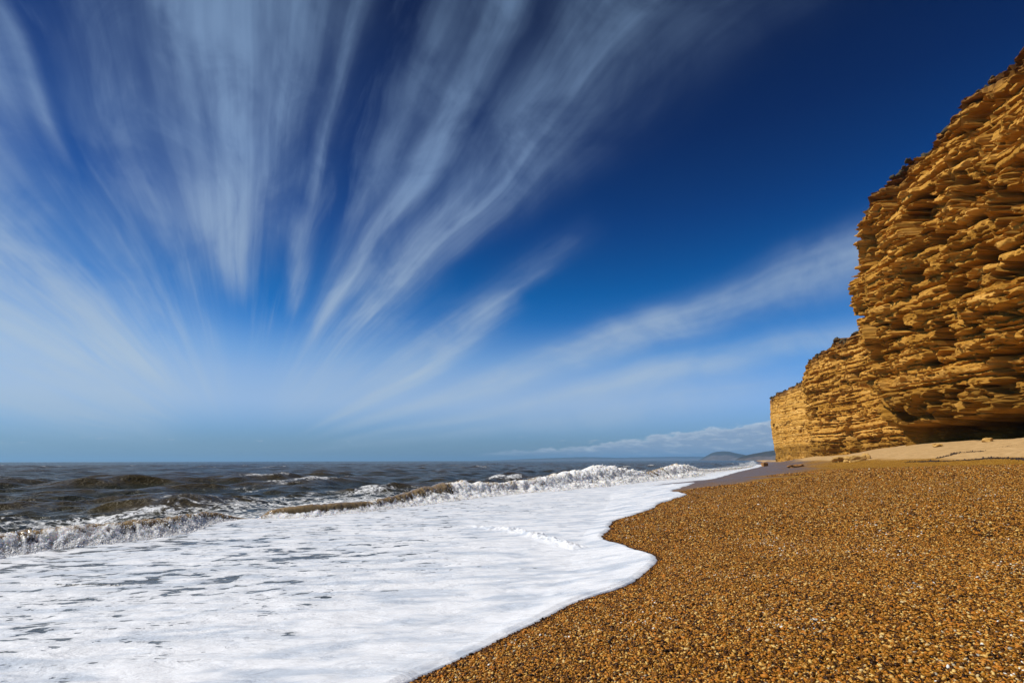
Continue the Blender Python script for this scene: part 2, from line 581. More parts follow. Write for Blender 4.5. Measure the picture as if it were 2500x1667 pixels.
# ------------------------------------------------------------------ materials
def mat_shingle():
    m, nt, b = material('wet and dry shingle')
    geo = nt.node('ShaderNodeNewGeometry')
    P = geo.outputs['Position']
    v1 = nt.node('ShaderNodeTexVoronoi', inputs={'Vector': P, 'Scale': 42.0})
    v2 = nt.node('ShaderNodeTexVoronoi', inputs={'Vector': P, 'Scale': 13.0})
    s1 = nt.node('ShaderNodeSeparateColor')
    nt.put(s1, 0, v1.outputs['Color'])
    s2 = nt.node('ShaderNodeSeparateColor')
    nt.put(s2, 0, v2.outputs['Color'])
    val = nt.math('ADD', nt.math('MULTIPLY', s1.outputs[0], 0.62), nt.math('MULTIPLY', s2.outputs[0], 0.38))
    big = nt.noise(P, 0.35, 5.0, 0.6)
    mid = nt.noise(P, 4.0, 4.0, 0.65)
    val = nt.math('ADD', val, nt.math('MULTIPLY', nt.math('SUBTRACT', mid, 0.5), 0.35))
    colr = nt.ramp(val, [(0.0, (0.03, 0.010, 0.001)), (0.3, (0.15, 0.060, 0.005)), (0.5, (0.33, 0.148, 0.010)),
                         (0.68, (0.48, 0.23, 0.018)), (0.86, (0.58, 0.33, 0.07)), (1.0, (0.7, 0.5, 0.2))])
    colr = nt.mix(nt.smooth(big, 0.35, 0.7, 0.0, 0.28), colr, (0.30, 0.14, 0.015))
    # sandier towards the cliff foot and far away along the shore
    sand = nt.attr('sand')
    colr = nt.mix(sand, colr, nt.ramp(nt.noise(P, 1.7, 6.0, 0.7), [(0.3, (0.38, 0.225, 0.085)), (0.7, (0.60, 0.39, 0.18))]))
    wet = nt.attr('wet')
    wet = nt.math('MULTIPLY', wet, nt.smooth(nt.noise(P, 1.2, 4.0, 0.6), 0.25, 0.5, 0.6, 1.0))
    colr = nt.mix(wet, colr, (0.135, 0.095, 0.075))
    nt.put(b, 'Base Color', colr)
    nt.put(b, 'Roughness', nt.math('SUBTRACT', 0.8, nt.math('MULTIPLY', wet, 0.38)))
    hgt = nt.math('SUBTRACT', 1.0, nt.math('MULTIPLY', v1.outputs['Distance'], 1.6))
    k = nt.math('MULTIPLY', nt.math('SUBTRACT', 1.0, nt.math('MULTIPLY', sand, 0.75)), nt.math('SUBTRACT', 1.0, nt.math('MULTIPLY', wet, 0.85)))
    hgt = nt.math('ADD', hgt, nt.math('MULTIPLY', nt.noise(P, 6.0, 4.0, 0.65), 1.2))
    nt.put(b, 'Normal', nt.bump(nt.math('MULTIPLY', hgt, k), 0.9, 0.022))
    b.inputs['Specular IOR Level'].default_value = 0.10
    return m


def mat_pebble():
    m, nt, b = material('pebble')
    t = nt.attr('tone', 'INSTANCER')
    colr = nt.ramp(t, [(0.0, (0.010, 0.004, 0.001)), (0.20, (0.045, 0.016, 0.002)), (0.38, (0.13, 0.048, 0.004)), (0.54, (0.29, 0.118, 0.009)),
                       (0.68, (0.46, 0.196, 0.020)), (0.78, (0.50, 0.165, 0.014)), (0.87, (0.62, 0.34, 0.07)), (0.95, (0.74, 0.50, 0.16)), (0.996, (0.34, 0.32, 0.27)), (1.0, (0.88, 0.84, 0.74))])
    tx = nt.node('ShaderNodeTexCoord')
    colr = nt.mix(nt.smooth(nt.noise(tx.outputs['Object'], 1.8, 3.0, 0.6), 0.45, 0.62, 0.0, 0.45), colr, nt.mix(1.0, colr, (0.5, 0.42, 0.35), 'MULTIPLY'))
    nt.put(b, 'Base Color', colr)
    b.inputs['Roughness'].default_value = 0.45
    b.inputs['Specular IOR Level'].default_value = 0.16
    return m


def mat_sea():
    m, nt, b = material('silty sea water')
    geo = nt.node('ShaderNodeNewGeometry')
    P = geo.outputs['Position']
    hgt = nt.attr('height')
    colr = nt.mix(nt.smooth(hgt, -0.05, 0.30), (0.034, 0.033, 0.017), (0.058, 0.042, 0.015))
    foam = nt.attr('foam')
    Pv = nt.vmath('MULTIPLY', P, (1.0, 1.0, 1.0))
    n1 = nt.noise(Pv, 1.6, 6.0, 0.66, 0.6)
    n2 = nt.noise(Pv, 0.55, 5.0, 0.6, 0.8)
    fm = nt.math('ADD', foam, nt.math('ADD', nt.math('MULTIPLY', nt.math('SUBTRACT', n1, 0.5), 1.5), nt.math('MULTIPLY', nt.math('SUBTRACT', n2, 0.5), 1.2)))
    fm = nt.math('MULTIPLY', nt.smooth(fm, 0.50, 0.72), nt.smooth(foam, 0.0, 0.12))
    # laced foam: thin bright veins round dark cells
    wrp = nt.vmath('ADD', P, nt.vmath('MULTIPLY', nt.noise(P, 0.9, 3.0, 0.6, out='Color'), (1.4, 1.4, 0.0)))
    n3 = nt.noise(nt.vmath('MULTIPLY', wrp, (1.0, 1.5, 1.0)), 1.1, 4.0, 0.6)
    vein = nt.smooth(nt.math('ABSOLUTE', nt.math('SUBTRACT', n3, 0.5)), 0.055, 0.012)
    vein = nt.math('MULTIPLY', vein, nt.smooth(nt.math('ADD', foam, nt.math('MULTIPLY', nt.math('SUBTRACT', n2, 0.5), 1.0)), 0.14, 0.40))
    speck = nt.smooth(nt.noise(P, 7.0, 3.0, 0.6), 0.36, 0.56)
    fm = nt.math('MAXIMUM', fm, nt.math('MULTIPLY', vein, 0.85))
    fm = nt.math('MULTIPLY', fm, speck)
    colr = nt.mix(fm, colr, (0.82, 0.83, 0.83))
    nt.put(b, 'Base Color', colr)
    nt.put(b, 'Roughness', nt.math('ADD', 0.22, nt.math('MULTIPLY', fm, 0.6)))
    b.inputs['IOR'].default_value = 1.333
    b.inputs['Specular IOR Level'].default_value = 0.20
    b.inputs['Specular Tint'].default_value = (0.85, 0.82, 0.66, 1)
    dist = nt.vmath('LENGTH', P)
    rip = nt.noise(P, 2.2, 5.0, 0.62, 0.3)
    rip2 = nt.noise(nt.vmath('MULTIPLY', P, (1.0, 1.0, 1.0)), 0.22, 5.0, 0.62, 0.3)
    nb = nt.bump(rip, 1.0, 0.25)
    nb = nt.bump(rip2, nt.smooth(dist, 30.0, 200.0, 0.0, 0.8), 1.2, nb)
    nt.put(b, 'Normal', nb)
    return m


def mat_foam():
    m, nt, b = material('swash foam')
    geo = nt.node('ShaderNodeNewGeometry')
    P = geo.outputs['Position']
    # the backwash draws everything out along one direction
    sx = nt.vmath('DOT_PRODUCT', P, (0.985, 0.17, 0.0))
    sy = nt.vmath('DOT_PRODUCT', P, (-0.17, 0.985, 0.0))
    V = nt.xyz(sx, nt.math('MULTIPLY', sy, 2.1), 0.0)
    V2 = nt.xyz(sx, nt.math('MULTIPLY', sy, 3.2), 4.0)
    holes = nt.attr('holes')
    a = nt.noise(V, 2.1, 2.5, 0.5, 0.25)
    f = nt.noise(V2, 5.5, 3.0, 0.55, 0.3)
    cl = nt.noise(V, 0.33, 2.0, 0.5)
    hv = nt.math('ADD', nt.math('ADD', nt.math('MULTIPLY', a, 1.0), nt.math('MULTIPLY', f, 0.45)), nt.math('MULTIPLY', cl, 0.45))
    hv = nt.math('ADD', hv, nt.math('MULTIPLY', nt.math('SUBTRACT', holes, 0.5), 0.25))
    hm = nt.smooth(hv, 1.150, 1.180)
    fine = nt.noise(V, 7.0, 2.0, 0.5, 0.3)
    hm = nt.math('MAXIMUM', hm, nt.math('MULTIPLY', nt.smooth(fine, 0.62, 0.67), nt.math('MULTIPLY', nt.smooth(nt.noise(V, 0.9, 2.0, 0.5), 0.48, 0.58), nt.smooth(holes, 0.2, 0.6, 0.0, 0.85))))
    hm = nt.math('MULTIPLY', hm, nt.smooth(holes, 0.03, 0.2))
    thin = nt.smooth(hv, 0.96, 1.18)
    soft = nt.noise(V2, 1.1, 4.0, 0.55, 0.5)
    white = nt.mix(nt.smooth(soft, 0.32, 0.60), (0.50, 0.55, 0.62), (0.78, 0.79, 0.81))
    white = nt.mix(nt.math('MULTIPLY', thin, nt.smooth(holes, 0.0, 0.3, 0.10, 0.32)), white, (0.40, 0.43, 0.46))
    darkc = nt.mix(nt.smooth(f, 0.35, 0.6), (0.020, 0.022, 0.018), (0.12, 0.13, 0.13))
    colr = nt.mix(nt.math('MULTIPLY', hm, 0.96), white, darkc)
    nt.put(b, 'Base Color', colr)
    nt.put(b, 'Roughness', nt.math('SUBTRACT', 0.62, nt.math('MULTIPLY', hm, 0.38)))
    b.inputs['Specular IOR Level'].default_value = 0.4
    h1 = nt.noise(V2, 2.2, 4.0, 0.55, 0.5)
    h2 = nt.noise(nt.vmath('MULTIPLY', V, (1.0, 0.7, 1.0)), 11.0, 4.0, 0.6)
    near = nt.math('ADD', nt.math('MULTIPLY', h1, 1.0), nt.math('MULTIPLY', h2, nt.smooth(holes, 0.0, 0.7, 0.04, 0.34)))
    near = nt.math('SUBTRACT', near, nt.math('MULTIPLY', hm, 0.35))
    nt.put(b, 'Normal', nt.bump(near, 0.75, 0.075))
    return m


def mat_breaker():
    m, nt, b = material('breaking water')
    geo = nt.node('ShaderNodeNewGeometry')
    P = geo.outputs['Position']
    foam = nt.attr('foam')
    n1 = nt.noise(nt.vmath('MULTIPLY', P, (1.0, 1.0, 0.55)), 3.4, 6.0, 0.65, 0.4)
    n2 = nt.noise(nt.vmath('MULTIPLY', P, (1.0, 1.0, 0.4)), 12.0, 4.0, 0.6, 0.3)
    fm = nt.math('ADD', foam, nt.math('ADD', nt.math('MULTIPLY', nt.math('SUBTRACT', n1, 0.5), 1.3), nt.math('MULTIPLY', nt.math('SUBTRACT', n2, 0.5), 0.7)))
    fm = nt.smooth(fm, 0.40, 0.74)
    silt = nt.mix(nt.attr('lip'), (0.075, 0.06, 0.032), (0.27, 0.19, 0.095))
    white = nt.mix(nt.smooth(n1, 0.36, 0.62), (0.70, 0.66, 0.60), (0.90, 0.885, 0.86))
    nt.put(b, 'Base Color', nt.mix(fm, silt, white))
    nt.put(b, 'Roughness', nt.math('ADD', 0.16, nt.math('MULTIPLY', fm, 0.6)))
    b.inputs['Subsurface Weight'].default_value = 0.85
    b.inputs['Subsurface Radius'].default_value = (1.0, 0.85, 0.65)
    b.inputs['Subsurface Scale'].default_value = 0.30
    nt.put(b, 'Normal', nt.bump(nt.math('ADD', n1, nt.math('MULTIPLY', n2, 0.3)), 0.45, 0.05))
    return m


def mat_spray():
    m, nt, b = material('spray')
    b.inputs['Base Color'].default_value = (0.88, 0.87, 0.85, 1)
    b.inputs['Roughness'].default_value = 0.6
    return m


def mat_cliff():
    m, nt, b = material('banded sandstone')
    geo = nt.node('ShaderNodeNewGeometry')
    P = geo.outputs['Position']
    tint = nt.attr('tint')
    low = nt.attr('low')
    top = nt.attr('top')
    V = nt.vmath('MULTIPLY', P, (0.16, 0.16, 1.6))
    st = nt.noise(V, 1.0, 6.0, 0.68, 0.25)
    bl = nt.noise(P, 0.45, 6.0, 0.65)
    val = nt.math('ADD', nt.math('MULTIPLY', st, 0.6), nt.math('MULTIPLY', tint, 0.35))
    val = nt.math('ADD', val, nt.math('MULTIPLY', nt.math('SUBTRACT', bl, 0.5), 0.5))
    colr = nt.ramp(val, [(0.18, (0.17, 0.062, 0.005)), (0.36, (0.36, 0.165, 0.018)), (0.52, (0.52, 0.255, 0.040)), (0.7, (0.67, 0.36, 0.078)), (0.88, (0.80, 0.48, 0.14))])
    rust = nt.smooth(nt.noise(nt.vmath('MULTIPLY', P, (0.3, 0.3, 1.1)), 1.0, 5.0, 0.6), 0.56, 0.72, 0.0, 0.45)
    colr = nt.mix(rust, colr, (0.44, 0.16, 0.015))
    brown_shade = nt.math('MULTIPLY', low, nt.smooth(nt.noise(P, 0.28, 5.0, 0.65), 0.32, 0.62, 0.35, 0.95))  # browner lower rock, with the overhung face's weaker light darkened into it
    colr = nt.mix(brown_shade, colr, (0.20, 0.095, 0.011))
    soil = nt.math('MULTIPLY', top, nt.smooth(nt.noise(P, 0.8, 5.0, 0.6), 0.3, 0.6, 0.45, 1.0))
    colr = nt.mix(soil, colr, (0.13, 0.052, 0.014))
    nt.put(b, 'Base Color', colr)
    b.inputs['Roughness'].default_value = 0.9
    b.inputs['Specular IOR Level'].default_value = 0.15
    g1 = nt.noise(nt.vmath('MULTIPLY', P, (0.7, 0.7, 4.5)), 1.3, 8.0, 0.7, 0.2)
    nt.put(b, 'Normal', nt.bump(g1, 0.7, 0.16))
    return m


def mat_simple(name, c0, c1, scale=3.0, rough=0.85, bump=0.02):
    m, nt, b = material(name)
    tx = nt.node('ShaderNodeTexCoord')
    n = nt.noise(tx.outputs['Object'], scale, 6.0, 0.65)
    nt.put(b, 'Base Color', nt.ramp(n, [(0.32, c0), (0.68, c1)]))
    b.inputs['Roughness'].default_value = rough
    nt.put(b, 'Normal', nt.bump(n, 0.8, bump))
    return m


M_SHINGLE, M_PEBBLE, M_SEA, M_FOAM = mat_shingle(), mat_pebble(), mat_sea(), mat_foam()
M_BREAK, M_SPRAY, M_CLIFF = mat_breaker(), mat_spray(), mat_cliff()

# ------------------------------------------------------------------ beach: one sheet from the sea bed to the cliff foot
ang = np.radians(np.concatenate([np.arange(-80, -30, 1.0), np.arange(-30, 56, 0.16), np.arange(56, 140, 1.5)]))
rad = np.concatenate([np.geomspace(0.4, 3.0, 20)[:-1], np.geomspace(3.0, 420, 560), np.geomspace(460, 4000, 12)])
RR, AA = np.meshgrid(rad, ang, indexing='ij')
X, Y = RR * np.sin(AA), RR * np.cos(AA)
Z = ground(X, Y)
wl = X - shore(Y)
Z = Z + sstep(wl, 2, 6) * (0.03 * np.abs(perlin(X / 1.1, Y / 1.6, 9.0)) * sstep(RR, 4, 14))
cdist = np.interp(Y, CL_Y, CL_X) - X
ew = X - foam_edge(Y)
wetn = fbm(X / 5, Y / 5, 3.0, 3)
wide = np.interp(Y, [0, 11, 13.5, 17, 22, 30, 60, 110, 200], [0.08, 0.08, 0.8, 2.2, 2.6, 8.0, 11.0, 12.0, 10.0])
wet = 1 - sstep(ew + 0.3 * wide * wetn, 0.55 * wide, wide)
wet = np.maximum(wet, (wl < 0) * 1.0)
wet *= np.interp(Y, [0, 11, 14, 22, 28], [0.75, 0.75, 0.55, 0.7, 1.0])
sand = 1 - sstep(cdist + 1.3 * fbm(X / 4, Y / 4, 6.0, 3), 10.5, 12.5)
keep = wl > -60
f = grid_faces(*X.shape, keep=keep, flip=True)
co, f, at = compact(np.stack([X, Y, Z], -1).reshape(-1, 3), f, {'wet': wet, 'sand': sand})
beach = mesh_obj('beach', co, f, M_SHINGLE, attrs=at, kind='structure', label='steep orange shingle beach rising from the foam to the cliff foot')

# ------------------------------------------------------------------ sea
ang = np.radians(np.concatenate([np.arange(-85, -52, 1.5), np.arange(-52, 32, 0.17), np.arange(32, 50, 2.0)]))
rad = np.concatenate([np.geomspace(5.0, 380, 720), np.geomspace(385, 4000, 60), np.geomspace(4500, 60000, 14)])
RR, AA = np.meshgrid(rad, ang, indexing='ij')
X, Y = RR * np.sin(AA), RR * np.cos(AA)
db = (break_x(Y) - X) * 0.88            # metres seaward of the breaker toe
db = np.where(Y < -25, 60, db)
res = RR * 0.0061
amp0 = sstep(db, 0.6, 7.0)
H = np.zeros(X.shape)
DX = np.zeros(X.shape)
DY = np.zeros(X.shape)
wr = np.random.default_rng(5)
main = math.atan2(-0.42, 0.9)
for i in range(60):
    lam = 0.45 * (14.0 / 0.45) ** (i / 59.0)
    th = main + wr.normal() * 0.55
    kx, ky = math.cos(th) * 2 * math.pi / lam, math.sin(th) * 2 * math.pi / lam
    a = 0.0105 * lam ** 0.72 * wr.uniform(0.6, 1.3)
    fade = sstep(lam / np.maximum(res, 1e-3), 2.5, 6.0)
    ph = kx * X + ky * Y + wr.uniform(0, 6.28)
    H += a * fade * np.cos(ph)
    DX -= a * fade * 0.8 * math.cos(th) * np.sin(ph)
    DY -= a * fade * 0.8 * math.sin(th) * np.sin(ph)
# longer swell humps that shoal towards the breaker
sw = perlin(X / 5.5 + 0.45 * Y / 5.5, (-0.42 * X + 0.9 * Y) / 11.0, 8.0)
u_ = (-0.88 * X + 0.47 * Y)
s_ = (0.47 * X + 0.88 * Y)
groups = 0.5 + 0.9 * perlin(u_ / 30, s_ / 26, 2.0)
swell = np.sin(2 * math.pi * (u_ + 2.0 * perlin(s_ / 14, u_ / 30, 1.0)) / 9.5)
swell = np.sign(swell) * np.abs(swell) ** 1.0
H += 0.13 * np.clip(groups, 0, 1.3) * (np.maximum(swell, 0) ** 1.6 * 1.5 - 0.3) * sstep(9.5 / res, 2.5, 6)
# the big brown hump left of centre
hx, hy = at_z(395, 1172, 0.0)
hd = ((X - hx) * -0.88 + (Y - hy) * 0.47)
hs = ((X - hx) * 0.47 + (Y - hy) * 0.88)
H += 0.42 * np.exp(-(hd / 1.3) ** 2 - (hs / 2.4) ** 2)
hx2, hy2 = at_z(600, 1104, 0.0)
hd2 = ((X - hx2) * -0.88 + (Y - hy2) * 0.47)
hs2 = ((X - hx2) * 0.47 + (Y - hy2) * 0.88)
H += 0.36 * np.exp(-(hd2 / 1.8) ** 2 - (hs2 / 5.5) ** 2)
H += 0.03 * fbm(X / 0.8, Y / 0.8, 1.0, 3) * sstep(0.8 / res, 2, 6)
Z = H * amp0 - 0.10 * (1 - sstep(db, -0.6, 0.4))
X2, Y2 = X + DX * amp0, Y + DY * amp0
ft = fbm(u_ / 1.3, s_ / 3.4, 5.0, 4)
ft2 = fbm(u_ / 3.2, s_ / 9.0, 2.0, 3)
cap = sstep(H + 0.10 * ft, 0.27, 0.46) * sstep(ft2, 0.15, 0.55) * 0.62
near_b = (1 - sstep(db, 1.5, 9.0 + 5 * ft2)) * 0.60 * sstep(db, -2, 0.2)
lace = sstep(ft2 + 0.5 * ft, 0.15, 0.7) * 0.50 * (1 - sstep(db, 7, 26))
patch_a = np.exp(-((s_ - 17.0) / 5.0) ** 2) * (1 - sstep(db, 4, 12)) * 0.42
foam = np.clip(np.maximum(cap, near_b) + lace + patch_a, 0, 1)
keep = (db > -3.0)
f = grid_faces(*X.shape, keep=keep, flip=True)
co, f, at = compact(np.stack([X2, Y2, Z], -1).reshape(-1, 3), f, {'foam': foam, 'height': H})
sea = mesh_obj('sea', co, f, M_SEA, attrs=at, kind='structure', label='choppy brown sea out to the horizon')

# ------------------------------------------------------------------ swash: sheet of foam lying on the shingle
ys = np.concatenate([np.geomspace(1.2, 3.0, 20)[:-1], np.geomspace(3.0, 34, 640), np.geomspace(34.2, 190, 160)])
xe = foam_edge(ys)
xl = np.maximum(-1.3 * ys - 2.5, break_x(ys) - 0.35)
xl = np.where(ys < 7.2, -1.3 * ys - 2.5, xl)
xl = np.minimum(xl, xe - 0.6)
t = np.linspace(0, 1, 330) ** 1.7
X = xe[:, None] - (xe - xl)[:, None] * t[None, :]
Y = np.repeat(ys[:, None], len(t), 1)
# distance to the (curved) edge
dmin = np.full(X.shape, 99.0)
for sh_ in (-0.6, -0.4, -0.25, -0.12, -0.05, 0.0, 0.05, 0.12, 0.25, 0.4, 0.6):
    sc_ = np.clip(Y / 8.0, 0.5, 4.0)
    dd = np.hypot(sh_ * sc_, np.maximum(foam_edge(Y + sh_ * sc_) - X, 0))
    dmin = np.minimum(dmin, dd)
dmin = np.minimum(dmin, foam_edge(Y) - X)
gz = np.maximum(ground(X, Y), 0.0)
th = 0.026 + 0.008 * perlin(X / 0.8, Y / 0.8, 2.2)
prof = np.sqrt(np.clip(dmin / 0.10, 0, 1))
relief = 0.016 * fbm(X / 0.55, Y / 0.28, 3.0, 3) + 0.03 * perlin(X / 3.0, Y / 1.6, 8.0)
Z = gz + th * (1 + 0.5 * np.exp(-(dmin / 0.35) ** 2)) * prof * 1.15 + relief * np.clip(dmin / 0.5, 0, 1) - 0.01 * (1 - prof)
# the small secondary bore that folds over behind the tongue
RP = np.array([at_z(x, y, 0.12) for x, y in [(1010, 1204), (1090, 1200), (1180, 1210), (1240, 1222), (1290, 1238), (1335, 1252)]])
rd = np.full(X.shape, 9.0)
ru = np.zeros(X.shape)
for k in range(len(RP) - 1):
    a_, b_ = RP[k], RP[k + 1]
    ab = b_ - a_
    tt = np.clip(((X - a_[0]) * ab[0] + (Y - a_[1]) * ab[1]) / ab.dot(ab), 0, 1)
    d = np.hypot(X - a_[0] - tt * ab[0], Y - a_[1] - tt * ab[1])
    ru = np.where(d < rd, (k + tt) / (len(RP) - 1), ru)
    rd = np.minimum(rd, d)
rg = np.exp(-(rd / 0.16) ** 2) * sstep(ru, 0.0, 0.4) * (1 - sstep(ru, 0.93, 1.0))
Z += rg * (0.055 + 0.07 * fbm(X / 0.12, Y / 0.12, 1.0, 3))
Z[:, -1] -= 0.1
holes = np.clip(0.15 + 0.55 * sstep(dmin, 0.8, 5.0) + 0.45 * sstep(-X, 1.0, 6.0) * (1 - sstep(Y, 9, 15)), 0, 1)
holes *= sstep(dmin, 0.25, 1.2) * (1 - 0.65 * sstep(Y, 16, 30))
holes = np.where(rg > 0.3, 0, holes)
f = grid_faces(*X.shape)
foam_ob = mesh_obj('swash_foam', np.stack([X, Y, Z], -1).reshape(-1, 3), f, M_FOAM,
                   attrs={'holes': holes.ravel()}, kind='stuff', label='white sheet of sea foam sliding over the shingle', category='foam')


# ------------------------------------------------------------------ instancing of many small pieces
def icosphere(n=1):
    import bmesh
    bm = bmesh.new()
    bmesh.ops.create_icosphere(bm, subdivisions=n, radius=1.0)
    v = np.array([p.co[:] for p in bm.verts])
    f_ = np.array([[q.index for q in p.verts] for p in bm.faces])
    bm.free()
    return v, f_


def variants(name, count, squash, rough, mat, sub=1):
    v, f_ = icosphere(sub)
    c_ = bpy.data.collections.new(name)
    for i in range(count):
        w = v * (1 + rough * fbm(v[:, 0] * 0.9 + i * 9, v[:, 1] * 0.9, v[:, 2] * 0.9, 2))[:, None]
        w = w * np.array([1.0 + 0.25 * (i % 3), 0.85, squash])
        me = bpy.data.meshes.new(name)
        me.from_pydata(w.tolist(), [], f_.tolist())
        me.shade_smooth()
        me.materials.append(mat)
        ob = bpy.data.objects.new(name, me)
        c_.objects.link(ob)
    return c_


def instance_points(name, pts, scl, rot, tone, coll, count, parent=None, **props):
    me = bpy.data.meshes.new(name)
    me.vertices.add(len(pts))
    me.vertices.foreach_set('co', np.asarray(pts, np.float32).ravel())
    for nm, typ, dat in (('scl', 'FLOAT', scl), ('tone', 'FLOAT', tone)):
        at_ = me.attributes.new(nm, typ, 'POINT')
        at_.data.foreach_set('value', np.asarray(dat, np.float32))
    at_ = me.attributes.new('rot', 'FLOAT_VECTOR', 'POINT')
    at_.data.foreach_set('vector', np.asarray(rot, np.float32).ravel())
    at_ = me.attributes.new('pick', 'INT', 'POINT')
    at_.data.foreach_set('value', rng.integers(0, count, len(pts)).astype(np.int32))
    ob = bpy.data.objects.new(name, me)
    COL.objects.link(ob)
    if parent:
        ob.parent = parent
    ng = bpy.data.node_groups.new(name, 'GeometryNodeTree')
    ng.interface.new_socket('Geometry', in_out='INPUT', socket_type='NodeSocketGeometry')
    ng.interface.new_socket('Geometry', in_out='OUTPUT', socket_type='NodeSocketGeometry')
    gin, gout = ng.nodes.new('NodeGroupInput'), ng.nodes.new('NodeGroupOutput')
    ci = ng.nodes.new('GeometryNodeCollectionInfo')
    ci.inputs['Collection'].default_value = coll
    ci.inputs['Separate Children'].default_value = True
    ci.inputs['Reset Children'].default_value = True
    ip = ng.nodes.new('GeometryNodeInstanceOnPoints')
    ip.inputs['Pick Instance'].default_value = True

    def named(nm, typ):
        n_ = ng.nodes.new('GeometryNodeInputNamedAttribute')
        n_.data_type = typ
        n_.inputs['Name'].default_value = nm
        return n_.outputs['Attribute']
    L = ng.links.new
    L(gin.outputs[0], ip.inputs['Points'])
    L(ci.outputs[0], ip.inputs['Instance'])
    L(named('pick', 'INT'), ip.inputs['Instance Index'])
    L(named('rot', 'FLOAT_VECTOR'), ip.inputs['Rotation'])
    L(named('scl', 'FLOAT'), ip.inputs['Scale'])
    L(ip.outputs[0], gout.inputs[0])
    md = ob.modifiers.new('scatter', 'NODES')
    md.node_group = ng
    for k_, v in props.items():
        ob[k_] = v
    return ob


# ------------------------------------------------------------------ breaking waves
def breaker(line, label, seed, brown, spray_n):
    """swept wave: flat back, crest, thrown lip, concave face, tumbling toe"""
    Xc, Yc, Hc = line[:, 0], line[:, 1], line[:, 2]
    seg = np.concatenate([[0], np.cumsum(np.hypot(np.diff(Xc), np.diff(Yc)))])
    L = seg[-1]
    ds = []
    s = 0.0
    while s < L:
        ds.append(s)
        yy = np.interp(s, seg, Yc)
        s += max(0.018, 0.0022 * yy)
    s = np.array(ds)
    px_, py_ = pchip(s, seg, Xc), pchip(s, seg, Yc)
    Hh = np.maximum(pchip(s, seg, Hc), 0.05)
    Hh *= 1 + 0.10 * fbm(s / 0.9, seed, 0.0, 3) + 0.22 * np.clip(fbm(s / 0.35, seed + 3.0, 0.0, 3), -0.2, 0.9) * (1 - np.interp(s, *brown))
    endt = sstep(s, 0, 0.8) * (1 - sstep(s, L - 1.2, L))
    Hh = 0.9 * Hh * endt + 0.02
    # (offset seaward / H, height / H, foam, lip)
    prof = np.array([(7.0, -0.25, 0.5, 0.0), (5.0, 0.02, 0.5, 0.0), (3.6, 0.18, 0.42, 0.1), (2.6, 0.40, 0.36, 0.2), (2.0, 0.66, 0.30, 0.5), (1.5, 0.88, 0.18, 0.9), (1.2, 0.99, 0.16, 1.0),
                     (0.95, 1.00, 0.24, 1.0), (0.74, 0.94, 0.34, 1.0), (0.56, 0.83, 0.42, 0.8), (0.40, 0.69, 0.50, 0.5), (0.24, 0.54, 0.62, 0.25),
                     (0.04, 0.39, 0.8, 0.0), (-0.2, 0.27, 1.0, 0.0), (-0.48, 0.16, 1.0, 0.0), (-0.75, 0.08, 1.0, 0.0), (-1.0, -0.05, 1.0, 0.0)])
    tp = np.concatenate([[0], np.cumsum(np.hypot(np.diff(prof[:, 0]), np.diff(prof[:, 1])))])
    tq = np.concatenate([np.linspace(0, tp[5], 22)[:-1], np.linspace(tp[5], tp[-1], 76)])
    po = [pchip(tq, tp, prof[:, k]) for k in range(4)]
    off = po[0][None, :] * Hh[:, None]
    zz = po[1][None, :] * Hh[:, None]
    fo = np.repeat(po[2][None, :], len(s), 0)
    lip = np.repeat(po[3][None, :], len(s), 0)
    # along-shore foam amount
    bn = np.interp(s, *brown)[:, None]
    al = fbm(s / 1.2, seed + 9.0, 0.0, 3)[:, None]
    fo = np.clip(fo + (0.75 - bn) * (1 - sstep(po[0][None, :], 1.0, 3.2)) * sstep(po[0][None, :], 0.0, 0.45) + 0.0 * fo + 0.30 * al * (fo > 0.05), 0, 1)
    X = px_[:, None] + SEAW.x * off
    Y = py_[:, None] + SEAW.y * off
    front = sstep(tq, tp[5], tp[8])[None, :] * (1 - 0.7 * sstep(tq, tp[-3], tp[-1]))[None, :]
    wsz = np.maximum(Hh[:, None], 0.15)
    t1 = fbm(X / (wsz * 0.60), Y / (wsz * 0.60), zz / (wsz * 0.60) + seed, 4, 0.5)
    t2 = 0.5 - np.abs(fbm(X / (wsz * 0.34), Y / (wsz * 0.34), zz / (wsz * 0.7) + seed + 4, 3, 0.45))
    # falling curtains of foam: strong ribs running down the face
    ribs = 0.5 - np.abs(fbm(s[:, None] / (wsz * 0.30) + 0 * zz, zz / (wsz * 1.6), seed + 2.0, 3, 0.6))
    amp = front * wsz * (0.25 + 0.75 * fo)
    D_ = amp * (0.17 * t1 + 0.08 * t2 + 0.13 * ribs)
    X = X - SEAW.x * D_
    Y = Y - SEAW.y * D_
    zz = zz + 0.38 * amp * (0.5 * t1 + 0.35 * t2) * sstep(zz, 0.02, 0.2) + 0.02 * fbm(X / 0.3, Y / 0.3, 3.0, 3) * (1 - front)
    f_ = grid_faces(*X.shape)
    root = mesh_obj('breaking_wave', np.stack([X, Y, zz], -1).reshape(-1, 3), f_, M_BREAK,
                    attrs={'foam': fo, 'lip': lip}, kind='thing', label=label, category='wave', group='waves breaking along the shore')
    # clots of foam and spray torn off the face and crest
    n = spray_n
    k = rng.integers(0, len(s), n)
    j = np.clip((rng.beta(2.2, 1.5, n) * (len(tq) - 26)).astype(int) + 26, 0, len(tq) - 1)
    w_ = fo[k, j] > rng.uniform(0.25, 0.9, n)
    k, j = k[w_], j[w_]
    n = len(k)
    hs_ = Hh[k]
    P = np.stack([X[k, j], Y[k, j], zz[k, j]], -1)
    out = rng.exponential(0.03, n) * hs_
    P[:, 0] += -SEAW.x * out + rng.normal(0, 0.03, n) * hs_
    P[:, 1] += -SEAW.y * out + rng.normal(0, 0.03, n) * hs_
    P[:, 2] += rng.exponential(0.03, n) * hs_ * (j < 60)
